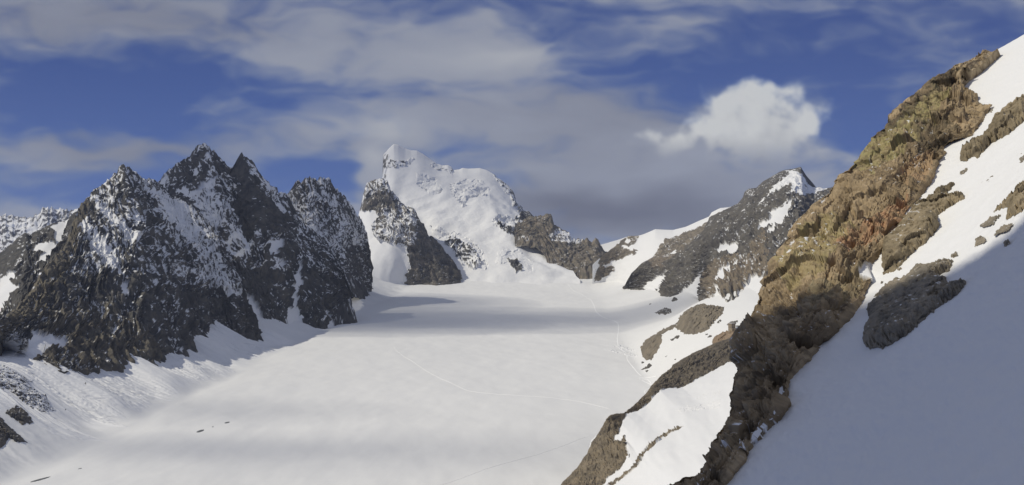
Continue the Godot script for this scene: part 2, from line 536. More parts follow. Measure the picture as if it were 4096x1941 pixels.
func sky_colour(px: float, py: float) -> Color:
	var x := px + n_soft.get_noise_2d(px / 700.0, py / 300.0) * 130.0
	var y := py + n_soft.get_noise_2d(px / 520.0 + 30.0, py / 240.0) * 55.0
	var fb := n_soft.get_noise_2d(x / 800.0, y / 230.0) + 0.35 * n_fbm.get_noise_2d(x / 420.0, y / 170.0)
	var den := 0.53 + 0.40 * fb + 0.16 * n_fbm.get_noise_2d(x / 210.0 + 4.0, y / 75.0) + 0.45 * smoothstep(-100.0, -1200.0, py)  # last term adds unseen cloud overhead to brighten the shaded snow
	var lit := 0.0
	if px > -900.0 and px < 5000.0 and py > -700.0:
		for i in range(0, clouds.size(), 5):
			var b := (y - clouds[i + 1]) / clouds[i + 3]
			if b * b < 6.0:
				var a := (x - clouds[i]) / clouds[i + 2]
				den += clouds[i + 4] * exp(-a * a - b * b)
		for i in range(0, brights.size(), 5):
			var b := (y - brights[i + 1]) / brights[i + 3]
			if b * b < 6.0:
				var a := (x - brights[i]) / brights[i + 2]
				lit += brights[i + 4] * exp(-a * a - b * b)
	var k := smoothstep(-200.0, 1000.0, py)
	var blue := Color(0.21, 0.285, 0.495).lerp(Color(0.295, 0.395, 0.61), k)
	var grey := Color(0.53, 0.548, 0.60).lerp(Color(0.56, 0.575, 0.62), k)
	lit += 0.16 * fb
	grey = grey.lerp(Color(0.70, 0.70, 0.70), clampf(lit, 0.0, 1.0)) if lit > 0.0 else grey.lerp(Color(0.40, 0.41, 0.46), clampf(-lit * 1.5, 0.0, 1.0))
	var out := blue.lerp(grey, smoothstep(0.08, 1.05, den) * 0.94)
	# the cumulus over the right-hand peak
	if px > 2450.0 and px < 3500.0 and py < 900.0 and py > 150.0:
		var cw := n_fbm.get_noise_2d(px / 190.0 + 8.0, py / 170.0)
		var a := (px - 3045.0) / 290.0
		var b := (py - 490.0) / (182.0 if py < 490.0 else 215.0)
		var body := 1.0 - a * a - b * b
		a = (px - 2720.0) / 190.0
		b = (py - 560.0) / 75.0
		body = maxf(body, 0.36 - (a * a + b * b) * 0.6)
		var c := body + 0.6 * cw
		var al := smoothstep(-0.12, 0.62, c) * (1.0 - smoothstep(560.0, 740.0, py + 60.0 * cw))
		var top := Color(0.75, 0.755, 0.755).lerp(Color(0.56, 0.57, 0.60), clampf(smoothstep(470.0, 700.0, py) - cw * 0.35, 0.0, 1.0))
		out = out.lerp(top, al * 0.95)
	return out

func sky_row(y: int, full: bool) -> PackedByteArray:
	var out := PackedByteArray()
	var wide := 4096 if full else 512
	var x0 := 1618 if full else 0
	var x1 := 2478 if full else 512
	var h := wide / 2
	var el := (0.5 - (y + 0.5) / h) * PI
	for x in range(x0, x1):
		var az := ((x + 0.5) / wide - 0.5) * TAU
		var c: Color
		if absf(az) < 0.9 and absf(el) < 0.9:
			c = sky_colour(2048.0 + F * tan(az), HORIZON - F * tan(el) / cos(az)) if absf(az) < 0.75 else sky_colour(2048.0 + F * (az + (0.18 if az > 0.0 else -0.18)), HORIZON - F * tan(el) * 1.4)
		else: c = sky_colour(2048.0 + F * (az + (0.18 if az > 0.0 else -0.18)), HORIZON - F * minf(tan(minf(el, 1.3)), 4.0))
		out.append(int(clampf(c.r * 255.0 + 0.5, 0, 255))); out.append(int(clampf(c.g * 255.0 + 0.5, 0, 255))); out.append(int(clampf(c.b * 255.0 + 0.5, 0, 255)))
	return out

var sky_parts: Array = []
func sky_job(i: int) -> void:
	sky_parts[i] = sky_row(i, false) if i < 256 else sky_row(i - 256 + 720, true)

func make_sky() -> Image:
	for c in CLOUDS: clouds.append_array(PackedFloat32Array(c))
	for c in BRIGHT: brights.append_array(PackedFloat32Array(c))
	sky_parts.resize(256 + 330)
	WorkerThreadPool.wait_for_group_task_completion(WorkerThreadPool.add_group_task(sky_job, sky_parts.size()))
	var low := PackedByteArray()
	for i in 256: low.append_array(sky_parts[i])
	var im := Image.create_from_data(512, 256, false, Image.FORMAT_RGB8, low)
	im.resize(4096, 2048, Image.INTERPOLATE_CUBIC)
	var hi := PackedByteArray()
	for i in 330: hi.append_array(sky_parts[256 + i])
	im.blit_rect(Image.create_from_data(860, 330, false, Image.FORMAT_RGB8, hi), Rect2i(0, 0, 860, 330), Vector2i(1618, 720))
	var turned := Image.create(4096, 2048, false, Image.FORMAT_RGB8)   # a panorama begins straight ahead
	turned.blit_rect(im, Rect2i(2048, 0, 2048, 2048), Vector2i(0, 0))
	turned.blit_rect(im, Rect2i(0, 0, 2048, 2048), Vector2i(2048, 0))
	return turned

# ------------------------------------------------------------------ the place
func _ready() -> void:
	noise(n_rib, 11, FastNoiseLite.TYPE_SIMPLEX_SMOOTH, FastNoiseLite.FRACTAL_RIDGED, 4)
	noise(n_fbm, 23, FastNoiseLite.TYPE_SIMPLEX, FastNoiseLite.FRACTAL_FBM, 5)
	n_fbm.fractal_gain = 0.43
	noise(n_low, 37, FastNoiseLite.TYPE_SIMPLEX, FastNoiseLite.FRACTAL_FBM, 2)
	noise(n_edge, 51, FastNoiseLite.TYPE_SIMPLEX, FastNoiseLite.FRACTAL_FBM, 3)
	noise(n_cell, 71, FastNoiseLite.TYPE_CELLULAR, FastNoiseLite.FRACTAL_FBM, 2)
	noise(n_soft, 91, FastNoiseLite.TYPE_SIMPLEX_SMOOTH, FastNoiseLite.FRACTAL_FBM, 3)
	noise(n_block, 83, FastNoiseLite.TYPE_CELLULAR, FastNoiseLite.FRACTAL_NONE, 1)
	n_block.cellular_return_type = FastNoiseLite.RETURN_CELL_VALUE
	n_cell.cellular_return_type = FastNoiseLite.RETURN_CELL_VALUE
	n_cell.cellular_distance_function = FastNoiseLite.DISTANCE_EUCLIDEAN

	var cam := Camera3D.new()
	cam.name = "camera"; cam.fov = rad_to_deg(2.0 * atan(970.5 / F)); cam.near = 1.0; cam.far = 30000.0
	cam.rotation.x = pitch
	add_child(cam)
	var sun := DirectionalLight3D.new()
	sun.name = "sun"; sun.light_energy = 0.80; sun.light_angular_distance = 0.53
	sun.light_color = Color(1.0, 0.972, 0.90); sun.shadow_enabled = true
	sun_to = sun_to.normalized() * cos(deg_to_rad(43.0)) + Vector3(0, sin(deg_to_rad(43.0)), 0)
	add_child(sun)
	sun.look_at_from_position(sun_to * 100.0, Vector3.ZERO)
	var env := Environment.new()
	env.background_mode = Environment.BG_SKY
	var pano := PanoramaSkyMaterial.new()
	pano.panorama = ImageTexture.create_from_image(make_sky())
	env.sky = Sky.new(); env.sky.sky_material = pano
	env.tonemap_mode = Environment.TONE_MAPPER_LINEAR; env.tonemap_exposure = 1.15
	env.sdfgi_enabled = true; env.ssao_enabled = true; env.ssil_enabled = true
	var we := WorldEnvironment.new()
	we.name = "air"; we.environment = env
	add_child(we)

	var terrain := StandardMaterial3D.new()
	terrain.vertex_color_use_as_albedo = true; terrain.roughness = 0.92; terrain.metallic_specular = 0.25
	mats.terrain = terrain
	jobs.append({"type": "glacier", "name": "glacier", "label": "broad snow-covered glacier filling the valley floor", "kind": "structure"})
	jobs.append({"type": "cones", "name": "avalanche_cones", "label": "furrowed avalanche cones along the foot of the first left-hand peak", "kind": "structure"})
	mountains()
	near_ground()
	outcrops()
	WorkerThreadPool.wait_for_group_task_completion(WorkerThreadPool.add_group_task(run_job, jobs.size()))
	for j in jobs:
		var o := put(j.name, mesh_of(j.out), j.get("mat", terrain))
		tag(o, j.label, j.get("category", ""), j.get("group", ""), j.get("kind", ""))
	details()
	air(env)

const DARK := [Color(0.07, 0.069, 0.068), Color(0.118, 0.112, 0.10), Color(0.045, 0.045, 0.048)]
const BROWN := [Color(0.17, 0.145, 0.11), Color(0.26, 0.215, 0.155), Color(0.09, 0.08, 0.068)]

func mountains() -> void:
	var foot := 1
	# ---- left wall, first peak
	var ridge := rows3([-60, 1330, 1100, 0, 1290, 1150, 61, 1242, 1210, 123, 1180, 1290, 164, 1090, 1370, 215, 1040, 1430, 262, 985, 1500, 287, 900, 1590, 310, 841, 1660, 332, 815, 1690, 355, 787, 1720, 378, 761, 1750, 401, 744, 1775, 424, 732, 1800, 436, 721, 1810, 453, 698, 1830, 476, 675, 1850, 493, 665, 1860, 516, 672, 1880, 533, 686, 1900, 550, 701, 1920, 567, 709, 1940, 590, 715, 1970, 616, 726, 2010, 631, 735, 2030, 656, 758, 2040, 694, 787, 2045, 739, 810, 2045, 765, 821, 2040, 830, 890, 2020, 900, 990, 1980, 960, 1120, 1930, 1032, 1330, 1850])
	var low := rows3([-60, 1400, 40, 1410, 121, 1449, 182, 1467, 249, 1516, 303, 1497, 364, 1479, 413, 1479, 473, 1464, 528, 1461, 583, 1473, 631, 1450, 662, 1415, 704, 1415, 740, 1400, 759, 1345, 819, 1343, 844, 1310, 910, 1327, 941, 1346, 1001, 1346, 1032, 1350], 1)
	sheet({"name": "mountain", "label": "dark jagged first peak of the left valley wall with a pointed summit", "kind": "structure", "rows": [moved(ridge, Vector3(-50, -330, -120)), ridge, low, moved(low, Vector3(30, -60, 0))],
		"gaps": [30, 430, 14], "keep": [1.0, 0.16, 0.75, 0.3], "warp": [1.0, 1.0, 0.68, 0.68], "nu": 620, "rib": 0.6, "rib2": 0.16, "fb": 0.34, "block": 20.0, "block_amp": 2.6, "cell_flat": 1.6, "amp": 28.0, "size": 80.0, "aniso": 4.0, "cell": 22.0, "cell_amp": 2.5, "jag": 7.0, "snow": 0.35, "colours": DARK, "rag": 16.0, "rag_size": 36.0,
		"zones": [[poly([0, 1290, 164, 1090, 287, 900, 310, 841, 355, 787, 380, 800, 330, 950, 270, 1100, 180, 1250, 60, 1330, 0, 1350]), 0.02],
			[poly([180, 1120, 560, 1150, 1040, 1200, 1040, 1380, 620, 1500, 120, 1500, 100, 1300]), 0.13],
			[poly([360, 790, 390, 800, 470, 920, 570, 1010, 540, 1040, 430, 940]), 0.72], [poly([312, 912, 348, 905, 420, 1000, 480, 1110, 505, 1190, 440, 1130, 370, 1030]), 0.78],
			[poly([555, 760, 650, 780, 765, 825, 840, 950, 900, 1080, 960, 1190, 900, 1200, 780, 1040, 680, 920, 600, 820]), 0.74],
			[poly([79, 1431, 115, 1400, 103, 1364, 134, 1340, 182, 1358, 261, 1364, 267, 1382, 249, 1412, 200, 1406, 158, 1437, 115, 1455]), 1.0],
			[poly([-60, 1340, 25, 1355, 60, 1360, 100, 1380, 80, 1430, 100, 1455, -60, 1470]), 1.0], [poly([500, 1190, 520, 1190, 524, 1232, 495, 1230]), 1.0]],
		"tints": [[poly([0, 1290, 164, 1090, 287, 900, 310, 841, 345, 800, 330, 950, 270, 1100, 180, 1250, 60, 1330, 0, 1350]), Color(0.18, 0.155, 0.11)], [poly([150, 1250, 420, 1250, 640, 1400, 620, 1500, 120, 1500]), Color(0.15, 0.132, 0.10)]]})
	# ---- second group of peaks
	ridge = rows3([560, 800, 2300, 633, 735, 2330, 648, 712, 2340, 662, 689, 2350, 688, 675, 2370, 711, 658, 2380, 728, 646, 2400, 762, 626, 2420, 771, 609, 2420, 785, 586, 2430, 803, 577, 2440, 820, 583, 2445, 837, 592, 2450, 860, 612, 2450, 883, 640, 2445, 906, 658, 2430, 929, 669, 2400, 949, 655, 2380, 957, 635, 2375, 969, 611, 2370, 977, 622, 2375, 997, 638, 2380, 1015, 658, 2390, 1026, 678, 2400, 1043, 695, 2420, 1060, 718, 2440, 1079, 740, 2460, 1101, 754, 2480, 1105, 743, 2485, 1112, 765, 2490, 1131, 780, 2510, 1149, 780, 2520, 1190, 869, 2500, 1250, 925, 2480, 1308, 972, 2460, 1337, 1016, 2440, 1359, 1057, 2420, 1400, 1149, 2380, 1406, 1190, 2370])
	low = rows3([765, 1150, 1950, 900, 1230, 1960, 983, 1235, 1985, 1042, 1262, 2010, 1109, 1311, 2020, 1157, 1262, 2110, 1190, 1262, 2150, 1241, 1307, 2140, 1293, 1311, 2160, 1339, 1285, 2240, 1370, 1215, 2330, 1406, 1195, 2370])
	sheet({"name": "mountain", "label": "dark twin-summited peak with a needle, beyond the first peak of the left wall", "kind": "structure", "rows": [moved(ridge, Vector3(-260, -330, -150)), ridge, low, moved(low, Vector3(30, -80, 30))],
		"gaps": [24, 360, 12], "keep": [1.0, 0.14, 0.75, 0.3], "warp": [1.0, 1.0, 0.7, 0.7], "nu": 460, "rib": 0.62, "rib2": 0.16, "fb": 0.34, "block": 24.0, "block_amp": 3.0, "cell_flat": 1.6, "amp": 32.0, "size": 90.0, "aniso": 3.8, "cell": 26.0, "cell_amp": 2.5, "jag": 9.0, "snow": 0.33, "colours": DARK, "seed": 7.0, "rag": 13.0, "rag_size": 34.0,
		"zones": [[poly([640, 720, 760, 620, 803, 570, 900, 660, 860, 760, 780, 790, 700, 760]), 0.22], [poly([760, 1110, 1330, 1100, 1400, 1180, 1340, 1320, 900, 1330]), 0.10], [poly([714, 781, 745, 764, 768, 792, 803, 775, 825, 746, 871, 724, 871, 752, 860, 781, 825, 795, 800, 804, 771, 823]), 1.0],
			[poly([812, 652, 837, 620, 850, 640, 830, 655]), 1.0], [poly([770, 700, 795, 690, 800, 715, 780, 722]), 1.0], [poly([1002, 680, 1079, 743, 1160, 846, 1120, 850, 1060, 780]), 0.62], [poly([770, 825, 870, 780, 940, 860, 1000, 980, 1015, 1070, 930, 1040, 850, 940]), 0.62],
			[poly([932, 869, 985, 700, 1010, 700, 1060, 800, 1131, 869, 1160, 942, 1042, 942, 998, 1010]), 0.04], [poly([1072, 987, 1131, 979, 1138, 995, 1109, 1031, 1079, 1040]), 1.0], [poly([1112, 1055, 1142, 1058, 1138, 1084, 1120, 1075]), 1.0],
			[poly([1158, 1235, 1166, 1190, 1184, 1110, 1205, 1046, 1214, 1050, 1200, 1120, 1214, 1134, 1192, 1200, 1192, 1245]), 0.95], [poly([975, 1180, 1013, 1208, 1042, 1252, 1109, 1325, 1040, 1345, 1000, 1280]), 1.0], [poly([1123, 1310, 1157, 1225, 1175, 1200, 1192, 1237, 1212, 1285, 1241, 1325]), 1.0],
			[poly([1306, 1300, 1311, 1245, 1330, 1281, 1345, 1290, 1330, 1330]), 1.0]]})
	# ---- third peak
	ridge = rows3([1090, 800, 2850, 1149, 782, 2880, 1168, 769, 2890, 1182, 740, 2895, 1193, 725, 2900, 1205, 740, 2905, 1223, 721, 2915, 1238, 714, 2925, 1264, 721, 2940, 1282, 715, 2950, 1300, 721, 2960, 1311, 712, 2970, 1322, 725, 2980, 1337, 751, 2990, 1359, 773, 3010, 1378, 791, 3030, 1404, 824, 3060, 1426, 854, 3090, 1448, 891, 3130, 1466, 935, 3180, 1474, 972, 3220, 1478, 1053, 3270, 1480, 1110, 3290])
	low = rows3([1180, 1000, 2500, 1300, 1080, 2600, 1381, 1100, 2800, 1411, 1112, 2950, 1440, 1130, 3100, 1470, 1156, 3250, 1482, 1158, 3300])
	sheet({"name": "mountain", "label": "snow-dusted serrated third peak of the left valley wall next to the snowy col", "kind": "structure", "rows": [moved(ridge, Vector3(-260, -330, -200)), ridge, low, moved(low, Vector3(30, -80, 0))],
		"gaps": [16, 240, 10], "keep": [1.0, 0.16, 0.75, 0.3], "warp": [1.0, 1.0, 0.75, 0.75], "nu": 300, "amp": 34.0, "size": 95.0, "aniso": 3.4, "cell": 34.0, "cell_amp": 3.0, "jag": 14.0, "jag_f": 0.07, "snow": 0.52, "colours": DARK, "seed": 13.0, "rag": 11.0,
		"zones": [[poly([1380, 1000, 1500, 960, 1500, 1180, 1360, 1090]), 0.25], [poly([1160, 790, 1195, 720, 1240, 740, 1230, 830]), 0.36], [poly([1285, 740, 1311, 705, 1340, 760, 1330, 800]), 0.35]]})
	# ---- shoulder left of the first peak, and the far range behind it
	ridge = rows3([-80, 1060, 1800, 0, 1016, 1800, 34, 987, 1810, 69, 953, 1820, 103, 933, 1830, 123, 940, 1840, 149, 924, 1850, 198, 901, 1880, 225, 892, 1900, 264, 884, 1930, 281, 866, 1940, 330, 830, 1960])
	low = rows3([-80, 1420, 1250, 60, 1400, 1280, 150, 1300, 1400, 230, 1150, 1550, 330, 1000, 1700])
	sheet({"name": "mountain", "label": "dark rock shoulder with white snow patches left of the first peak's arete", "kind": "structure", "rows": [moved(ridge, Vector3(-200, -300, -150)), ridge, low], "gaps": [12, 190], "keep": [1.0, 0.2, 0.6], "nu": 190, "amp": 24.0, "size": 80.0, "cell": 26.0, "cell_amp": 1.6,
		"snow": 0.05, "colours": DARK, "seed": 19.0, "rag": 9.0, "zones": [[poly([201, 906, 225, 894, 283, 878, 262, 923, 250, 956, 229, 997, 176, 1066, 131, 1090, 180, 1033, 127, 1025, 143, 992, 197, 984, 225, 988, 209, 964, 221, 943]), 1.0], [poly([0, 1148, 37, 1123, 78, 1128, 41, 1168, 78, 1185, 8, 1267, -40, 1290]), 1.0]]})
	ridge = rows3([-80, 880, 6000, 0, 867, 6000, 17, 858, 6000, 46, 867, 6000, 75, 875, 6000, 115, 870, 6000, 155, 864, 6000, 166, 838, 6050, 195, 830, 6050, 229, 835, 6100, 252, 844, 6100, 287, 842, 6100, 330, 838, 6100, 420, 880, 6100])
	low = rows3([-80, 1180, 5000, 200, 1180, 5100, 420, 1180, 5200])
	sheet({"name": "distant_mountain", "label": "distant snowy range under low cloud behind the left shoulder", "kind": "structure", "rows": [moved(ridge, Vector3(-200, -600, -700)), ridge, low], "gaps": [10, 110], "keep": [1.0, 0.2, 0.6], "nu": 160, "amp": 70.0, "size": 220.0, "cell": 70.0, "cell_amp": 4.0, "jag": 22.0, "jag_f": 0.1, "snow": 0.5, "colours": DARK, "seed": 29.0, "rag": 8.0,
		"zones": [[poly([-80, 850, 60, 860, 160, 830, 330, 830, 320, 890, 200, 900, 150, 885, 60, 890, -80, 960]), 0.36]]})
	# ---- the high snow peak at the head of the glacier
	ridge = rows3([1440, 900, 5000, 1520, 760, 4950, 1532, 700, 4950, 1534, 618, 4960, 1547, 606, 4970, 1558, 592, 4980, 1575, 577, 4990, 1592, 580, 5000, 1621, 595, 5020, 1644, 602, 5030, 1667, 603, 5040, 1696, 618, 5050, 1724, 638, 5060, 1747, 655, 5070, 1770, 663, 5080, 1793, 662, 5080, 1807, 669, 5080, 1812, 680, 5080, 1836, 678, 5080, 1850, 672, 5080, 1873, 675, 5080, 1919, 673, 5070, 1948, 681, 5060, 1977, 698, 5040, 1994, 715, 5020, 2011, 726, 5000, 2034, 744, 4960, 2051, 764, 4930, 2060, 784, 4900, 2065, 812, 4870, 2088, 830, 4840, 2091, 843, 4820, 2117, 846, 4790, 2131, 862, 4770, 2180, 900, 4740, 2260, 980, 4680])
	var m1 := rows3([1440, 960, 4700, 1560, 800, 4640, 1640, 800, 4640, 1760, 760, 4700, 1850, 775, 4700, 1960, 780, 4680, 2040, 830, 4620, 2120, 900, 4560, 2260, 1010, 4480])
	var m2 := rows3([1440, 1030, 4300, 1600, 900, 4400, 1750, 890, 4420, 1880, 880, 4440, 1980, 900, 4400, 2080, 950, 4330, 2160, 1000, 4260, 2260, 1050, 4200])
	low = rows3([1440, 1150, 3950, 1600, 1140, 3970, 1780, 1138, 3960, 1900, 1140, 3960, 2040, 1140, 3940, 2180, 1130, 3950, 2320, 1122, 3960])
	sheet({"name": "mountain", "label": "high snow-covered peak with seracs and icefalls at the head of the glacier", "kind": "structure", "rows": [moved(ridge, Vector3(0, -500, -700)), ridge, m1, m2, low, moved(low, Vector3(0, -40, 60))], "gaps": [16, 110, 90, 150, 6], "keep": [1.0, 0.12, 0.8, 0.8, 0.5, 0.3], "nu": 460, "amp": 55.0, "size": 170.0, "aniso": 2.2, "cell": 60.0, "cell_amp": 3.2, "linear_env": true,
		"snow": 1.0, "snow_amp": 0.32, "colours": DARK, "seed": 31.0, "rag": 10.0, "rag_size": 30.0, "bias": 0.1,
		"zones": [[poly([1530, 600, 1548, 612, 1552, 640, 1600, 650, 1660, 640, 1650, 656, 1600, 668, 1545, 668, 1540, 700, 1528, 700]), 0.55], [poly([1720, 655, 1800, 655, 1812, 672, 1808, 690, 1760, 684]), 0.6], [poly([1977, 703, 2011, 722, 2051, 760, 2066, 800, 2092, 825, 2095, 850, 2070, 838, 2052, 805, 2030, 770, 2012, 750]), 0.32],
			[poly([1985, 900, 2010, 900, 2040, 920, 2080, 930, 2088, 950, 2050, 945, 2010, 930]), 0.3], [poly([1776, 985, 1795, 965, 1822, 955, 1850, 976, 1896, 1010, 1925, 1062, 1908, 1085, 1873, 1073, 1833, 1043, 1820, 1010]), 0.42], [poly([2034, 1042, 2068, 1050, 2094, 1083, 2068, 1095, 2051, 1079]), 0.05],
			[poly([2060, 880, 2091, 850, 2117, 842, 2140, 860, 2190, 880, 2270, 980, 2270, 1060, 2200, 1030, 2150, 950, 2095, 935, 2100, 900]), 0.12]],
		"serac": [[poly([1660, 700, 1740, 712, 1765, 770, 1720, 775, 1672, 740]), 15.0], [poly([1800, 740, 1850, 725, 1900, 725, 1960, 745, 1950, 780, 1870, 800, 1860, 830, 1820, 800]), 19.0], [poly([1974, 873, 2040, 868, 2091, 896, 2100, 940, 2050, 925, 1975, 900]), 24.0], [poly([1720, 905, 1760, 920, 1850, 940, 1930, 1010, 1950, 1080, 1900, 1000, 1840, 960, 1740, 950]), 16.0], [poly([1990, 1010, 2060, 1000, 2130, 1050, 2140, 1100, 2060, 1060, 1985, 1060]), 7.0]]})
	# rock buttress before it, and the snow ramp on its left
	ridge = rows3([1400, 1000, 4150, 1435, 861, 4150, 1443, 833, 4155, 1461, 752, 4160, 1469, 732, 4160, 1501, 721, 4165, 1532, 713, 4170, 1552, 729, 4170, 1564, 764, 4170, 1598, 798, 4165, 1621, 827, 4160, 1650, 830, 4150, 1664, 856, 4145, 1680, 885, 4140, 1696, 901, 4130, 1716, 942, 4120, 1742, 959, 4110, 1776, 999, 4090, 1816, 1050, 4060, 1836, 1085, 4030, 1842, 1115, 4010])
	var md := rows3([1400, 1080, 4000, 1480, 960, 3980, 1570, 900, 3970, 1640, 900, 3960, 1690, 980, 3980, 1760, 1060, 3980, 1842, 1120, 3985])
	low = rows3([1400, 1165, 3700, 1480, 1160, 3720, 1560, 1150, 3800, 1613, 1130, 3880, 1690, 1138, 3905, 1747, 1138, 3900, 1805, 1132, 3930, 1842, 1122, 3960])
	sheet({"name": "mountain", "label": "rock buttress with a snow-plastered top standing before the high snow peak", "kind": "structure", "rows": [moved(ridge, Vector3(-30, -260, -260)), ridge, md, low, moved(low, Vector3(0, -50, 0))], "gaps": [12, 130, 150, 6], "keep": [1.0, 0.15, 0.9, 0.5, 0.3], "nu": 300, "amp": 34.0, "size": 100.0, "aniso": 2.5, "cell": 42.0, "cell_amp": 3.2,
		"jag": 9.0, "jag_f": 0.07, "snow": 0.1, "snow_amp": 0.1, "colours": [Color(0.10, 0.097, 0.09), Color(0.20, 0.18, 0.15), Color(0.06, 0.06, 0.06)], "seed": 41.0, "rag": 9.0, "rag_size": 26.0,
		"zones": [[poly([1450, 700, 1560, 700, 1600, 790, 1650, 825, 1668, 870, 1655, 980, 1500, 970, 1440, 860]), 0.5], [poly([1500, 770, 1530, 765, 1560, 790, 1600, 840, 1560, 830, 1500, 840, 1450, 850, 1450, 810]), 0.22], [poly([1400, 880, 1443, 844, 1489, 844, 1518, 867, 1490, 896, 1495, 936, 1518, 967, 1575, 976, 1627, 985, 1630, 1016, 1644, 1068, 1618, 1100, 1625, 1122, 1600, 1180, 1380, 1200]), 1.0]]})
	# rock ridge right of it
	ridge = rows3([2060, 900, 4400, 2091, 885, 4400, 2131, 868, 4390, 2166, 864, 4385, 2203, 858, 4380, 2215, 901, 4370, 2240, 913, 4365, 2275, 927, 4360, 2283, 956, 4355, 2326, 959, 4350, 2349, 956, 4350, 2367, 966, 4350, 2384, 956, 4350, 2395, 964, 4350, 2407, 993, 4350, 2424, 1007, 4350, 2500, 1040, 4350])
	low = rows3([2060, 945, 4280, 2097, 942, 4270, 2149, 953, 4250, 2177, 982, 4220, 2189, 1016, 4190, 2212, 1050, 4150, 2240, 1076, 4110, 2275, 1085, 4090, 2315, 1082, 4080, 2338, 1071, 4090, 2389, 1070, 4090, 2500, 1100, 4080])
	sheet({"name": "mountain", "label": "low brown rock ridge with small towers right of the high snow peak", "kind": "structure", "rows": [moved(ridge, Vector3(0, -300, -250)), ridge, low, moved(low, Vector3(0, -60, 60))], "gaps": [10, 110, 8], "keep": [1.0, 0.2, 0.8, 0.4], "nu": 200, "amp": 30.0, "size": 90.0, "aniso": 2.0, "cell": 40.0, "cell_amp": 2.8, "jag": 12.0, "jag_f": 0.07, "snow": 0.08, "colours": [Color(0.13, 0.12, 0.10), Color(0.24, 0.205, 0.16), Color(0.08, 0.075, 0.07)], "seed": 43.0, "rag": 7.0,
		"zones": [[poly([2190, 940, 2240, 915, 2280, 930, 2290, 960, 2340, 960, 2310, 980, 2270, 975, 2220, 975]), 0.55]]})
	# ---- right wall: snow ridge, then the dark peak
	ridge = rows3([2370, 1060, 3900, 2401, 1030, 3900, 2429, 1010, 3900, 2452, 990, 3900, 2481, 964, 3890, 2515, 944, 3880, 2550, 944, 3870, 2573, 938, 3860, 2601, 926, 3850, 2621, 917, 3840, 2639, 918, 3830, 2693, 920, 3800, 2745, 907, 3770, 2802, 881, 3740, 2836, 867, 3720, 2848, 849, 3710, 2882, 832, 3690, 2917, 829, 3670, 2951, 820, 3650, 3000, 830, 3620])
	low = rows3([2370, 1136, 2420, 1128, 2470, 1124, 2520, 1135, 2600, 1135, 2700, 1150, 2800, 1150, 3000, 1150], 1)
	sheet({"name": "mountain", "label": "smooth white snow ridge with brown rock bands rising to the dark peak", "kind": "structure", "rows": [moved(ridge, Vector3(60, -300, -250)), ridge, low, moved(low, Vector3(0, -50, 40))], "gaps": [10, 170, 6], "keep": [1.0, 0.1, 0.6, 0.3], "nu": 280, "amp": 22.0, "size": 90.0, "aniso": 2.0, "cell": 36.0, "cell_amp": 2.4, "snow": 1.0, "snow_amp": 0.12, "colours": [Color(0.14, 0.125, 0.105), Color(0.25, 0.215, 0.165), Color(0.08, 0.075, 0.07)], "seed": 47.0, "rag": 8.0, "rag_size": 30.0,
		"zones": [[poly([2374, 1130, 2389, 1075, 2401, 1025, 2452, 988, 2500, 955, 2490, 990, 2548, 1011, 2540, 1020, 2458, 1042, 2401, 1070, 2450, 1064, 2460, 1083, 2415, 1110]), 0.06], [poly([2488, 985, 2500, 950, 2515, 940, 2552, 942, 2546, 972, 2515, 990]), 0.08], [poly([2495, 968, 2512, 950, 2522, 965, 2510, 975]), 1.0],
			[poly([2620, 1030, 2640, 1000, 2664, 967, 2690, 958, 2716, 947, 2760, 930, 2820, 905, 2850, 870, 2960, 825, 3000, 900, 2900, 1060, 2620, 1120]), 0.06], [poly([2680, 1025, 2700, 1018, 2712, 1020, 2700, 1035]), 1.0]]})
	ridge = rows3([2490, 1150, 3400, 2498, 1146, 3390, 2510, 1120, 3380, 2527, 1093, 3370, 2567, 1053, 3340, 2627, 1021, 3300, 2700, 1015, 3250, 2760, 975, 3230, 2815, 920, 3220, 2840, 868, 3220, 2900, 840, 3210, 2951, 815, 3200, 2974, 789, 3190, 2980, 766, 3190, 2997, 755, 3185, 3026, 752, 3180, 3054, 726, 3170, 3083, 709, 3160, 3117, 689, 3150, 3140, 680, 3140, 3175, 675, 3130, 3203, 668, 3120, 3210, 686, 3110, 3221, 709, 3100, 3232, 738, 3090, 3249, 749, 3080, 3278, 749, 3060, 3298, 755, 3040, 3330, 750, 3010, 3420, 800, 2950])
	low = rows3([2490, 1152, 2556, 1158, 2600, 1160, 2640, 1170, 2690, 1190, 2745, 1175, 2800, 1192, 2840, 1215, 2905, 1210, 2990, 1170, 3100, 1170, 3420, 1170], 1)
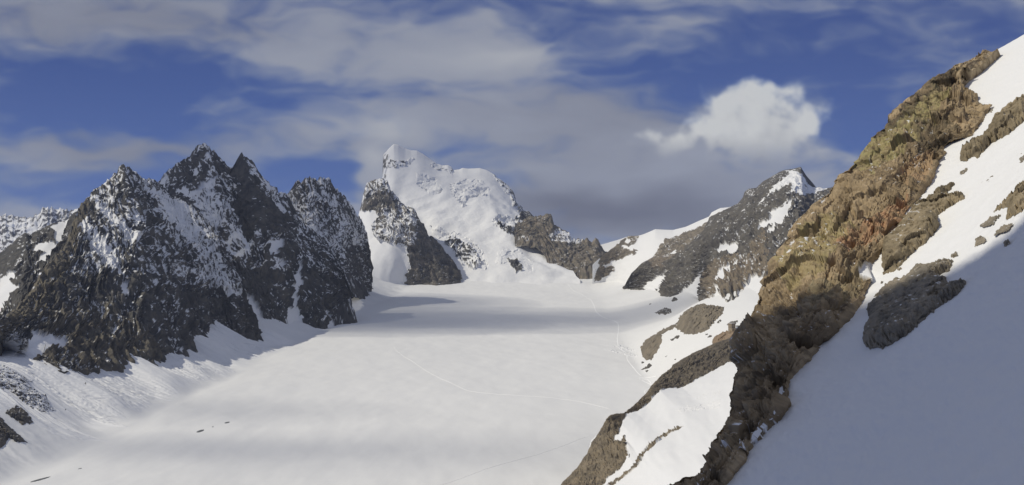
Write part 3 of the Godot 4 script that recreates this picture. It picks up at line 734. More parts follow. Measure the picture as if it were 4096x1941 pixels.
	sheet({"name": "mountain", "label": "dark rock peak of the right valley wall with snow streaks below a flat-topped summit", "kind": "structure", "rows": [moved(ridge, Vector3(260, -330, -60)), ridge, low, moved(low, Vector3(0, -60, 40))], "gaps": [12, 280, 8], "keep": [1.0, 0.12, 0.7, 0.3], "nu": 400, "fb": 0.26, "block": 26.0, "block_amp": 3.0, "cell_flat": 1.5, "amp": 30.0, "size": 100.0, "aniso": 2.6, "cell": 36.0, "cell_amp": 2.0, "snow": 0.07, "colours": [Color(0.095, 0.09, 0.084), Color(0.15, 0.138, 0.118), Color(0.07, 0.067, 0.064)], "seed": 53.0, "rag": 9.0, "rag_size": 30.0,
		"zones": [[poly([3140, 690, 3175, 700, 3226, 738, 3310, 755, 3272, 800, 3238, 840, 3186, 868, 3169, 852, 3175, 801, 3095, 835, 3026, 918, 3060, 858, 3117, 772, 3163, 720]), 0.8], [poly([2871, 1078, 2877, 1057, 2957, 1048, 2945, 1095, 2911, 1087]), 1.0], [poly([3031, 1000, 3040, 985, 3077, 973, 3083, 944, 3175, 890, 3150, 975, 3083, 1030, 3075, 1015, 3095, 990, 3050, 1005]), 1.0],
			[poly([2865, 1150, 2922, 1117, 2911, 1145, 2877, 1175]), 1.0], [poly([2834, 1222, 2865, 1179, 2905, 1210, 2945, 1190, 3003, 1145, 3060, 1135, 3060, 1240, 2830, 1260]), 1.0], [poly([2575, 1152, 2596, 1128, 2673, 1097, 2645, 1150, 2622, 1175]), 1.0], [poly([2700, 1192, 2745, 1154, 2822, 1107, 2805, 1150, 2796, 1195]), 1.0]],
		"tints": [[poly([2580, 1040, 2640, 1010, 2760, 960, 2720, 1010, 2640, 1080]), Color(0.24, 0.20, 0.155)], [poly([2820, 1120, 2990, 1090, 3060, 1000, 3080, 1150, 2830, 1220]), Color(0.24, 0.195, 0.14)]]})

func near_ground() -> void:
	# ---- the terrace with its cliff edge, below the spur
	var ridge := rows3([2180, 2040, 470, 2241, 1941, 520, 2303, 1878, 545, 2352, 1809, 570, 2365, 1761, 585, 2400, 1727, 600, 2420, 1685, 620, 2441, 1661, 640, 2500, 1655, 670, 2544, 1617, 730, 2586, 1575, 780, 2606, 1548, 800, 2641, 1506, 830, 2682, 1475, 850, 2696, 1458, 860, 2751, 1424, 885, 2799, 1400, 905, 2841, 1382, 920, 2889, 1362, 935, 2930, 1350, 950, 3000, 1335, 965])
	var md := rows3([2330, 2040, 440, 2414, 1941, 480, 2482, 1878, 500, 2513, 1823, 515, 2500, 1761, 545, 2480, 1740, 560, 2486, 1699, 590, 2510, 1664, 630, 2544, 1650, 660, 2586, 1625, 690, 2613, 1592, 720, 2641, 1563, 745, 2682, 1556, 765, 2730, 1552, 780, 2785, 1520, 800, 2861, 1480, 830, 2909, 1452, 850, 3000, 1420, 870])
	var debris := [[poly([2760, 1696, 2790, 1678, 2850, 1668, 2920, 1640, 2920, 1672, 2850, 1698, 2790, 1708]), 0.6], [poly([2815, 1625, 2850, 1612, 2915, 1592, 2915, 1610, 2860, 1632, 2825, 1640]), 0.35]]
	var front := rows3([2420, 2160, 370, 2600, 2100, 335, 2750, 2050, 315, 2900, 1960, 305, 2980, 1850, 335, 3000, 1700, 400, 3000, 1600, 470, 3000, 1500, 570])
	var back := moved(ridge, Vector3(-40, -140, -30))
	sheet({"name": "terrace", "label": "snow terrace edged by brown cliffs between the rock spur and the glacier", "kind": "structure", "rows": [back, ridge, md, front], "arc": true, "serac": debris, "serac_size": 4.5, "gaps": [20, 150, 200], "keep": [1.0, 0.3, 0.9, 0.35], "nu": 520, "amp": 3.6, "size": 26.0, "aniso": 1.6, "cell": 7.0, "cell_amp": 0.35, "block": 15.0, "block_amp": 1.3, "crack": 13.0, "crack_amp": 1.0, "crack2": 7.0, "crack2_amp": 0.5, "snow": 1.0, "snow_amp": 0.12, "colours": BROWN, "seed": 59.0, "rag": 4.0, "rag_size": 30.0,
		"zones": [[poly([2100, 2100, 2180, 1990, 2241, 1930, 2303, 1868, 2352, 1799, 2400, 1720, 2420, 1675, 2441, 1651, 2515, 1645, 2503, 1661, 2486, 1699, 2469, 1747, 2458, 1768, 2517, 1761, 2513, 1823, 2482, 1878, 2427, 1920, 2380, 1990, 2300, 2100]), 0.0],
			[poly([2495, 1662, 2513, 1641, 2586, 1565, 2606, 1538, 2641, 1496, 2682, 1465, 2696, 1448, 2751, 1414, 2799, 1390, 2841, 1372, 2930, 1340, 3020, 1320, 3020, 1440, 2909, 1451, 2861, 1479, 2785, 1520, 2730, 1551, 2682, 1555, 2641, 1561, 2613, 1592, 2586, 1623, 2544, 1648]), 0.0],
			[poly([2430, 1945, 2546, 1880, 2659, 1826, 2716, 1796, 2784, 1770, 2800, 1770, 2784, 1779, 2716, 1810, 2659, 1843, 2546, 1899, 2460, 1950]), 0.0]],
		"tints": [[poly([2600, 1590, 2640, 1500, 2750, 1420, 2930, 1340, 3000, 1400, 2900, 1460, 2730, 1555]), Color(0.13, 0.115, 0.095)]]})
	# ---- the near snow slope
	var ends := [[2740, 2150, 4260, 2150], [2865, 1941, 4260, 1640], [2985, 1780, 4260, 1300], [3095, 1640, 4260, 1050], [3140, 1480, 4260, 830], [3290, 1330, 4260, 650], [3400, 1130, 4260, 480], [3540, 860, 4260, 330], [3680, 600, 4260, 200]]
	var grid := []
	for e in ends:
		var flat := []
		for k in 28:
			var f := k / 27.0
			flat.append_array([lerpf(e[0], e[2], f), lerpf(e[1], e[3], pow(f, 0.92))])
		grid.append(rows3(flat, 2))
	var r5 := rows3([3700, 420, 118, 3850, 300, 124, 3974, 208, 127, 4096, 138, 127, 4260, 55, 127])
	grid.append(r5)
	grid.append(moved(r5, Vector3(20, -25, -40)))
	var snow := StandardMaterial3D.new()
	snow.vertex_color_use_as_albedo = true; snow.roughness = 0.85; snow.metallic_specular = 0.25
	var nt := NoiseTexture2D.new()
	nt.width = 512; nt.height = 512; nt.seamless = true; nt.as_normal_map = true; nt.bump_strength = 3.0
	var nn := FastNoiseLite.new(); nn.seed = 5; nn.frequency = 0.02; nn.fractal_octaves = 4
	nt.noise = nn
	snow.normal_enabled = true; snow.normal_texture = nt; snow.normal_scale = 0.35
	snow.uv1_triplanar = true; snow.uv1_world_triplanar = true; snow.uv1_scale = Vector3(0.12, 0.12, 0.12)
	mats.near_snow = snow
	sheet({"name": "snow_slope", "label": "steep smooth snow slope falling past the brown rock spur", "kind": "structure", "mat": snow, "rows": grid, "gaps": [40, 45, 45, 45, 45, 45, 45, 45, 50, 8], "keep": [1, 1, 1, 1, 1, 1, 1, 1, 1, 0.5, 0.3], "linear_env": true, "nu": 360, "amp": 2.4, "size": 16.0, "aniso": 1.5, "snow": 1.0, "snow_amp": 0.1, "snow_fine": 0.09, "colours": BROWN, "seed": 61.0})
	# ---- the rock spur
	var sil := rows3([2620, 2010, 58.3, 2695, 1931, 59.9, 2730, 1909, 60.6, 2791, 1891, 61.4, 2807, 1870, 62.1, 2842, 1819, 64.0, 2852, 1761, 64.8, 2874, 1723, 65.9, 2900, 1697, 67.2, 2916, 1659, 68.3, 2917, 1617, 69.3, 2914, 1582, 69.8, 2922, 1540, 70.2, 2942, 1483, 71.8, 2927, 1432, 73.5, 2922, 1361, 75.2, 2947, 1330, 76.1, 2998, 1279, 77.0, 3026, 1191, 79.5, 3043, 1133, 81.2, 3072, 1093, 82.9, 3083, 1047, 83.9, 3112, 1001, 86.0, 3152, 950, 88.2, 3158, 921, 89.4, 3186, 881, 90.8, 3244, 829, 93.3, 3284, 795, 95.6, 3312, 772, 96.8, 3324, 749, 97.9, 3344, 703, 99.4, 3398, 667, 100.6, 3443, 622, 101.8, 3488, 550, 105.0, 3542, 505, 108.2, 3551, 460, 110.7, 3605, 415, 113.4, 3686, 352, 117.8, 3740, 312, 120.1, 3785, 289, 121.7, 3821, 262, 123.4, 3893, 235, 124.8, 3947, 226, 125.9, 3985, 203, 127.0])
	var line := rows3([2840, 2010, 2893, 1941, 2938, 1889, 2973, 1848, 2970, 1825, 3012, 1781, 3066, 1713, 3121, 1668, 3124, 1646, 3140, 1604, 3156, 1563, 3166, 1503, 3257, 1411, 3349, 1320, 3400, 1245, 3450, 1198, 3491, 1127, 3461, 1064, 3500, 1030, 3533, 1000, 3578, 928, 3650, 820, 3713, 730, 3776, 604, 3794, 564, 3848, 559, 3893, 541, 3938, 460, 3974, 433, 3890, 424, 3911, 379, 3848, 343, 3830, 325, 3920, 271, 3990, 205], 2)
	line = moved(line, Vector3(-0.25, 0.35, 0.5))
	var mdl: Array = [[], []]
	var ra := resample(sil, 40, true)
	var rb := resample(line, 40, true)
	for i in 40:
		mdl[0].append(ra[0][i].lerp(rb[0][i], 0.55))
		var bulge := sin(PI * i / 39.0)
		mdl[1].append(at(mdl[0][i].x, mdl[0][i].y, lerpf(-ra[1][i].z, -rb[1][i].z, 0.55) - 1.2 - 1.6 * bulge))
	var rockm := StandardMaterial3D.new()
	rockm.vertex_color_use_as_albedo = true; rockm.roughness = 0.93; rockm.metallic_specular = 0.2
	var rt := NoiseTexture2D.new()
	rt.width = 1024; rt.height = 1024; rt.seamless = true; rt.as_normal_map = true; rt.bump_strength = 9.0
	var rn := FastNoiseLite.new(); rn.seed = 8; rn.frequency = 0.012; rn.fractal_octaves = 6; rn.fractal_type = FastNoiseLite.FRACTAL_RIDGED; rn.fractal_gain = 0.6
	rt.noise = rn
	rockm.normal_enabled = true; rockm.normal_texture = rt; rockm.normal_scale = 0.7
	rockm.uv1_triplanar = true; rockm.uv1_world_triplanar = true; rockm.uv1_scale = Vector3(0.14, 0.26, 0.14)
	mats.near_rock = rockm
	var low := moved(line, Vector3(3.0, -4.0, -2.0))
	sheet({"name": "rock_spur", "label": "tall ochre and brown rock spur with cracked blocky faces beside the snow slope", "kind": "structure", "mat": rockm, "rows": [moved(sil, Vector3(14, -16, -14)), sil, mdl, line, low], "arc": true, "gaps": [20, 170, 150, 12], "keep": [1.0, 0.32, 1.0, 0.45, 0.2], "nu": 1000, "amp": 1.9, "size": 13.0, "aniso": 1.0, "rib": 0.3, "rib2": 0.1, "fb": 0.5, "taper": 0.02, "cell": 2.0, "cell_amp": 0.26, "cell_flat": 0.6, "block": 6.0, "block_amp": 0.8, "crack": 4.2, "crack_amp": 0.5, "crack2": 2.2, "crack2_amp": 0.24,
		"snow": 0.03, "colours": [Color(0.235, 0.18, 0.115), Color(0.42, 0.325, 0.205), Color(0.12, 0.095, 0.068)], "colour_size": 6.0, "seed": 67.0, "rag": 12.0, "rag_size": 60.0,
		"zones": [[poly([2960, 1800, 3000, 1760, 3080, 1700, 3130, 1640, 3160, 1560, 3180, 1570, 3150, 1680, 3080, 1740, 3030, 1790, 2960, 1830, 2890, 1800]), 0.33], [poly([3440, 1110, 3450, 1060, 3490, 1055, 3530, 1075, 3520, 1100, 3495, 1130]), 1.0]],
		"tints": [[poly([3330, 960, 3450, 900, 3560, 830, 3640, 800, 3640, 900, 3520, 980, 3380, 1010]), Color(0.44, 0.27, 0.16)], [poly([3350, 640, 3560, 500, 3750, 330, 3800, 380, 3640, 560, 3480, 700]), Color(0.34, 0.30, 0.15)], [poly([3480, 560, 3700, 340, 3900, 235, 3900, 260, 3720, 380, 3560, 520]), Color(0.10, 0.085, 0.065)], [poly([3100, 1050, 3300, 850, 3420, 880, 3300, 1080, 3150, 1150]), Color(0.36, 0.30, 0.16)], [poly([3640, 500, 3800, 430, 3830, 540, 3700, 640]), Color(0.12, 0.10, 0.07)],
			[poly([3650, 620, 3740, 600, 3720, 720, 3640, 760, 3590, 700]), Color(0.40, 0.28, 0.17)], [poly([3800, 250, 3990, 200, 3920, 290, 3850, 330]), Color(0.50, 0.40, 0.26)], [poly([3250, 1130, 3480, 1060, 3480, 1130, 3380, 1230, 3240, 1220]), Color(0.30, 0.25, 0.16)]]})
	# ---- the crag left of the eye that shades the lower part of the slope
	var crest := [[], []]
	for e in [[4250, 820, 60.0], [4096, 885, 59.0], [3800, 1010, 62.0], [3550, 1110, 67.0], [3400, 1180, 72.0], [3150, 1250, 76.0], [2960, 1310, 78.0], [2850, 1340, 80.0]]:
		crest[0].append(Vector2(e[0], e[1])); crest[1].append(at(e[0], e[1], e[2]) + sun_to * 380.0)
	for e in 3:
		crest[0].push_front(Vector2(4300 + e * 100, 800)); crest[1].push_front(crest[1][0] + Vector3(-6, 6, 30))
	sheet({"name": "crag", "label": "rock crag standing out of the picture beside the snow slope", "kind": "structure", "noflip": true, "rows": [moved(crest, Vector3(-70, -280, 0)), crest, moved(crest, Vector3(40, -280, 0))], "gaps": [40, 40], "keep": [1.0, 0.05, 1.0], "nu": 60, "amp": 8.0, "size": 30.0, "snow": 0.1, "colours": BROWN, "seed": 73.0})

func outcrops() -> void:
	var near_dark := [Color(0.20, 0.18, 0.145), Color(0.32, 0.275, 0.21), Color(0.11, 0.098, 0.083)]
	var near_tan := [Color(0.20, 0.165, 0.11), Color(0.33, 0.27, 0.18), Color(0.09, 0.075, 0.055)]
	var rock: Material = mats.near_rock
	var g := "rocks showing through the near snow slope"
	outcrop({"name": "rock_outcrop", "label": "large dark wedge of cracked rock in the shaded snow slope", "category": "rock outcrop", "group": g, "near": true, "mat": rock, "poly": poly([3454, 1376, 3456, 1335, 3464, 1310, 3476, 1274, 3466, 1237, 3505, 1204, 3521, 1171, 3554, 1134, 3583, 1114, 3603, 1114, 3636, 1097, 3669, 1065, 3710, 1061, 3763, 1052, 3812, 1042, 3808, 1061, 3796, 1089, 3755, 1108, 3791, 1110, 3787, 1130, 3865, 1124, 3869, 1147, 3824, 1188, 3751, 1249, 3669, 1315, 3607, 1355, 3533, 1394, 3513, 1384, 3484, 1394]),
		"high": 1.5, "edge": 30.0, "cell": 3.0, "amp": 0.5, "step": 1.6, "colours": near_dark, "snow": 0.2})
	outcrop({"name": "rock_outcrop", "label": "long tan rock rib beside the narrow snow gully of the spur", "category": "rock outcrop", "group": g, "near": true, "mat": rock, "poly": poly([3533, 1100, 3529, 1036, 3542, 973, 3605, 892, 3659, 838, 3740, 784, 3776, 748, 3821, 726, 3818, 740, 3776, 784, 3848, 780, 3866, 793, 3800, 830, 3749, 865, 3758, 910, 3704, 973, 3650, 1018, 3587, 1081]),
		"high": 1.6, "edge": 26.0, "cell": 3.6, "amp": 0.8, "step": 1.7, "colours": near_tan, "snow": 0.22, "seed": 5.0})
	outcrop({"name": "rock_outcrop", "label": "tan rock band highest on the sunlit snow slope beside the spur's top", "category": "rock outcrop", "group": g, "near": true, "mat": rock, "poly": poly([3839, 640, 3848, 595, 3920, 568, 3965, 523, 3974, 469, 4110, 370, 4110, 480, 4037, 541, 3965, 577, 3911, 631, 3890, 625, 3870, 640]),
		"high": 1.8, "edge": 26.0, "cell": 4.0, "amp": 0.8, "step": 1.8, "colours": near_tan, "snow": 0.15, "seed": 6.0})
	outcrop({"name": "rock_outcrop", "label": "brown rock with a hooked tip in the middle of the sunlit slope", "category": "rock outcrop", "group": g, "near": true, "mat": rock, "poly": poly([4110, 722, 4046, 784, 3974, 843, 4037, 825, 4024, 874, 4110, 830]), "high": 1.0, "edge": 20.0, "cell": 1.5, "amp": 0.4, "step": 2.0, "colours": near_tan, "snow": 0.12, "seed": 8.0})
	var near_labels := ["lone sliver of rock below the tan band on the sunlit slope", "flat snow-streaked rock right of the tan rib on the sunlit slope", "dark slab under the hooked brown rock", "flat dark slab lying just above the shadow edge on the slope", "dark elongated rock above the dark wedge, near the shadow edge", "small round dark rock lying inside the shaded snow near its edge", "tiny pair of stones at the upper tip of the dark wedge", "brown rock knob between the tan band and the hooked brown rock", "narrow stone left of the dark wedge in the snow lane", "small stone in the snow lane above the dark wedge", "tiny stone in the snow lane below the gully", "flat stone beside the tan band near the spur top", "upright block at the edge of the spur top"]
	var far_labels := ["small oval boulder just below the long rock rib", "round boulder below the pointed boulder with a tail", "thin rock strip on the snow below the dome, lower one", "thin rock strip on the snow below the dome, upper one", "dark stone on the snow between the dome and the knoll", "dark rock on the apron under the right-hand rock peak", "tiny stone on the apron near the glacier", "small stone at the right foot of the dome", "tiny stone high on the snow above the rock band", "tiny stone just above the rock band", "dark stone beside the dome at its right edge", "smaller stone beside the dome at its right edge", "small stone above the ledge by the hut", "flat stone at the end of the ledge by the hut", "lone dark stone on the furrowed avalanche cone", "tiny stone on the lower part of the avalanche cone"]
	var i := 0
	for e in [[3857, 685, 18, 7], [3947, 722, 36, 14], [3962, 885, 40, 13], [4016, 915, 44, 11], [3922, 962, 26, 14], [4028, 973, 15, 9], [3818, 1020, 14, 9], [4085, 635, 20, 22], [3510, 1178, 14, 5], [3602, 1076, 10, 6], [3528, 1128, 6, 3], [3970, 440, 20, 10], [3930, 425, 14, 14]]:
		var pl := PackedVector2Array()
		for k in 9:
			var t := TAU * k / 9.0
			var q := Vector2(cos(t) * e[2], sin(t) * e[3]) * (1.0 + 0.3 * sin(k * 2.6 + i))
			pl.append(Vector2(e[0], e[1]) + q.rotated(-0.55 if e[2] > e[3] * 1.5 else 0.0))
		outcrop({"name": "boulder", "label": near_labels[i], "category": "boulder", "group": "small rocks in the near snow slope", "near": true, "mat": rock, "poly": pl, "high": 0.22, "edge": 6.0, "cell": 0.9, "amp": 0.14, "step": 1.5, "rag": 4.0, "colours": near_dark, "snow": 0.25, "seed": 10.0 + i})
		i += 1
	# ---- rocks on the glacier's banks
	g = "rocks on the glacier's banks"
	var far_dark := [Color(0.085, 0.082, 0.076), Color(0.15, 0.135, 0.112), Color(0.05, 0.05, 0.05)]
	var far_tan := [Color(0.16, 0.14, 0.11), Color(0.24, 0.205, 0.155), Color(0.09, 0.085, 0.075)]
	for e in [["large rounded brown rock dome below the dark right-hand peak", poly([2703, 1314, 2717, 1272, 2751, 1241, 2792, 1224, 2847, 1221, 2896, 1227, 2889, 1248, 2861, 1279, 2834, 1314, 2785, 1334, 2744, 1338]), 26.0, 40.0, far_tan, 0.08],
			["long brown rock rib running from the dome down to the glacier", poly([2562, 1396, 2579, 1365, 2627, 1334, 2682, 1307, 2713, 1296, 2696, 1320, 2648, 1341, 2651, 1365, 2627, 1410, 2606, 1441, 2586, 1444, 2572, 1431]), 14.0, 30.0, far_tan, 0.08],
			["reddish brown knoll carrying the stone hut", poly([2850, 1385, 2850, 1351, 2860, 1338, 2878, 1326, 2896, 1318, 2915, 1317, 2942, 1315, 2960, 1312, 3000, 1308, 3010, 1390]), 9.0, 16.0, [Color(0.22, 0.165, 0.115), Color(0.31, 0.235, 0.165), Color(0.12, 0.095, 0.07)], 0.0],
			["dark broken rocks on the snow apron under the right-hand peak", poly([2617, 1256, 2659, 1232, 2682, 1238, 2690, 1250, 2659, 1261]), 6.0, 10.0, far_dark, 0.2],
			["snow-streaked dark rocks at the left edge of the glacier, upper group", poly([-40, 1455, 36, 1485, 73, 1510, 121, 1516, 152, 1522, 110, 1530, 127, 1564, 182, 1588, 200, 1631, 225, 1649, 188, 1673, 140, 1661, 97, 1637, 36, 1600, -40, 1582]), 12.0, 20.0, far_dark, 0.6],
			["small dark rock group between the two larger ones at the glacier's left edge", poly([18, 1667, 67, 1649, 109, 1661, 134, 1704, 91, 1710, 49, 1686]), 10.0, 16.0, far_dark, 0.2],
			["dark rocks at the left edge of the glacier, lower group", poly([-40, 1660, 0, 1680, 36, 1716, 67, 1740, 109, 1783, 67, 1783, 36, 1764, 12, 1795, -40, 1800]), 12.0, 16.0, far_dark, 0.18],
			["pointed grey boulder with a tail beside the ski track", poly([2563, 1480, 2586, 1466, 2596, 1452, 2609, 1461, 2598, 1472, 2587, 1474]), 4.0, 6.0, far_dark, 0.0],
			["grey rock hump right behind the stone hut", poly([2908, 1289, 2922, 1275, 2940, 1273, 2946, 1282, 2940, 1292, 2920, 1292]), 5.0, 7.0, far_dark, 0.0],
			["flat dark rock above the hut's hump", poly([2936, 1276, 2945, 1269, 2954, 1271, 2950, 1279]), 2.0, 4.0, far_dark, 0.0], ["thin rock ledge beside the stone hut", poly([2940, 1296, 2952, 1293, 2968, 1298, 2950, 1301]), 2.0, 4.0, far_dark, 0.0]]:
		outcrop({"name": "rock_outcrop", "label": e[0], "category": "rock outcrop", "group": g, "near": false, "poly": e[1], "high": e[2] * 0.6, "edge": e[3], "cell": 12.0, "amp": 3.0 if e[2] > 8.0 else 1.0, "step": 1.6 if e[2] > 5.0 else 1.2, "rag": 5.0 if e[2] > 5.0 else 2.0, "colours": e[4], "snow": e[5], "seed": e[2], "lean": 0.0})
	i = 0
	for e in [[2571, 1452, 6, 4], [2588, 1483, 6, 4], [2690, 1360, 9, 4], [2708, 1349, 12, 5], [2840, 1338, 9, 4], [2699, 1202, 14, 7], [2601, 1219, 5, 3], [2826, 1332, 6, 3], [2664, 1424, 5, 2], [2702, 1438, 4, 2], [2880, 1276, 7, 4], [2873, 1282, 5, 4], [2966, 1285, 6, 3], [2980, 1292, 10, 4], [340, 1566, 4, 3], [262, 1636, 3, 3]]:
		var pl := PackedVector2Array()
		for k in 8:
			var t := TAU * k / 8.0
			pl.append(Vector2(e[0], e[1]) + (Vector2(cos(t) * e[2], sin(t) * e[3]) * (1.0 + 0.3 * sin(k * 2.6 + i))).rotated(-0.4))
		outcrop({"name": "boulder", "label": far_labels[i], "category": "boulder", "group": "boulders on the glacier's banks", "near": false, "poly": pl, "high": 1.6, "edge": 3.0, "cell": 5.0, "amp": 0.5, "step": 1.1, "rag": 1.5, "colours": far_dark, "snow": 0.0, "seed": 30.0 + i, "lean": 0.0})
		i += 1
	for e in [[2522, 1826, 8, 10, 506.0, "upright brown boulder on the terrace below the cliff edge"], [2549, 1816, 6, 4, 505.0, "small flat boulder beside the upright one on the terrace"], [2634, 1570, 8, 5, 738.0, "dark boulder where the terrace meets the rock band"]]:
		var pl := PackedVector2Array()
		for k in 8:
			var t := TAU * k / 8.0
			pl.append(Vector2(e[0], e[1]) + Vector2(cos(t) * e[2], sin(t) * e[3]) * (1.0 + 0.25 * sin(k * 2.6)))
		outcrop({"name": "boulder", "label": e[5], "category": "boulder", "group": "boulders on the snow terrace", "near": false, "dist": e[4], "poly": pl, "high": 1.2, "edge": 3.0, "cell": 2.0, "amp": 0.3, "step": 1.1, "rag": 1.5, "colours": far_dark, "snow": 0.0, "seed": 80.0, "lean": 0.0})
	# ---- crevasses: long raised lenses, the shade of the openings painted as dark colour
	i = 0
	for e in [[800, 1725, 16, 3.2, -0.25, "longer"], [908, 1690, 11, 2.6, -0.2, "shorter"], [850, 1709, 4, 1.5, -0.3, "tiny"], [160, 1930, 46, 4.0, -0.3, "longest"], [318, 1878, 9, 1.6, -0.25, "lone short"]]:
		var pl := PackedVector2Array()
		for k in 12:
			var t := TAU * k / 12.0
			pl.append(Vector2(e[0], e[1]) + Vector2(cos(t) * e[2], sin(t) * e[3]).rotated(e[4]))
		outcrop({"name": "crevasse", "label": e[5] + " crevasse slit with its shaded opening painted dark in the smooth lower glacier", "category": "crevasse", "group": "crevasses in the lower glacier", "near": false, "poly": pl, "high": 0.5, "edge": 3.0, "cell": 4.0, "amp": 0.2, "step": 1.0, "rag": 1.0, "colours": [Color(0.11, 0.115, 0.12), Color(0.18, 0.185, 0.19), Color(0.07, 0.075, 0.08)], "snow": 0.0, "seed": 50.0 + i, "lean": 0.0})
		i += 1
	var white := [SNOW, Color(0.86, 0.86, 0.86), Color(0.74, 0.75, 0.76)]
	for e in [["upper strip of broken ice blocks on the glacier near the ski track", poly([2440, 1383, 2480, 1379, 2520, 1392, 2550, 1404, 2530, 1406, 2480, 1396])], ["lower strip of broken ice blocks on the glacier near the ski track", poly([2410, 1396, 2450, 1400, 2520, 1415, 2560, 1428, 2530, 1433, 2470, 1418])]]:
		outcrop({"name": "serac_field", "label": e[0], "category": "ice blocks", "group": "broken ice on the glacier", "near": false, "poly": e[1], "high": 1.8, "edge": 6.0, "cell": 7.0, "amp": 2.4, "step": 1.3, "rag": 3.0, "colours": white, "snow": 0.5, "seed": 60.0, "lean": 0.0})

# ------------------------------------------------------------------ ski tracks, hut, skier
func glacier_y(x: float, d: float) -> float:          # ground_y with the undulation that the mesh has
	return ground_y(x, d) + 5.0 * n_low.get_noise_2d(x / 700.0, d / 500.0) + 0.9 * n_low.get_noise_2d(x / 90.0 + 9.0, d / 130.0) + 0.22 * n_fbm.get_noise_2d(x / 26.0, d / 60.0)

func track(pts: Array, wide: float, label: String, m: Material) -> void:
	var c := Curve3D.new()
	for i in range(0, pts.size(), 2):
		var d := hit(pts[i], pts[i + 1], false)
		var p := at(pts[i], pts[i + 1], d)
		c.add_point(p)
	for i in range(1, c.point_count - 1):
		var t := (c.get_point_position(i + 1) - c.get_point_position(i - 1)) * 0.18
		c.set_point_in(i, -t); c.set_point_out(i, t)
	c.bake_interval = 4.0
	var bp := c.get_baked_points()
	var st := SurfaceTool.new()
	st.begin(Mesh.PRIMITIVE_TRIANGLES)
	var prev: Array = []
	for i in bp.size():
		var p := bp[i]
		var dir := (bp[mini(i + 1, bp.size() - 1)] - bp[maxi(i - 1, 0)])
		dir.y = 0.0
		var side := Vector3(-dir.z, 0, dir.x).normalized() * wide * (0.8 + 0.35 * n_fbm.get_noise_1d(i * 0.23))
		var row: Array = []
		for k in 5:
			var q := p + side * (k / 2.0 - 1.0) + Vector3(n_fbm.get_noise_1d(i * 0.11) * wide * 0.5, 0, 0)
			q.y = glacier_y(q.x, -q.z) + [-0.1, 0.3, 0.3, 0.3, -0.1][k]
			row.append(q)
		if i > 0:
			for k in 4:
				for v in [prev[k], row[k], prev[k + 1], prev[k + 1], row[k], row[k + 1]]: st.add_vertex(v)
		prev = row
	st.generate_normals()
	var o := put("ski_track", st.commit(), m)
	tag(o, label, "ski track", "tracks across the glacier")

func box(a: Vector3, b: Vector3, bevel := 0.0) -> ArrayMesh:   # a box from corner to corner with chamfered vertical edges
	var c := (a + b) * 0.5
	var h := (b - a) * 0.5
	var ring := [Vector2(-h.x, -h.z + bevel), Vector2(-h.x + bevel, -h.z), Vector2(h.x - bevel, -h.z), Vector2(h.x, -h.z + bevel), Vector2(h.x, h.z - bevel), Vector2(h.x - bevel, h.z), Vector2(-h.x + bevel, h.z), Vector2(-h.x, h.z - bevel)] if bevel > 0.0 else [Vector2(-h.x, -h.z), Vector2(h.x, -h.z), Vector2(h.x, h.z), Vector2(-h.x, h.z)]
	var st := SurfaceTool.new()
	st.begin(Mesh.PRIMITIVE_TRIANGLES)
	st.set_smooth_group(-1)
	var n := ring.size()
	for i in n:
		var p: Vector2 = ring[i]
		var q: Vector2 = ring[(i + 1) % n]
		var p0 := c + Vector3(p.x, -h.y, p.y)
		var p1 := c + Vector3(p.x, h.y, p.y)
		var q0 := c + Vector3(q.x, -h.y, q.y)
		var q1 := c + Vector3(q.x, h.y, q.y)
		for v in [p0, q0, p1, p1, q0, q1, p1, q1, c + Vector3(0, h.y, 0), q0, p0, c - Vector3(0, h.y, 0)]: st.add_vertex(v)
	st.generate_normals()
	return st.commit()

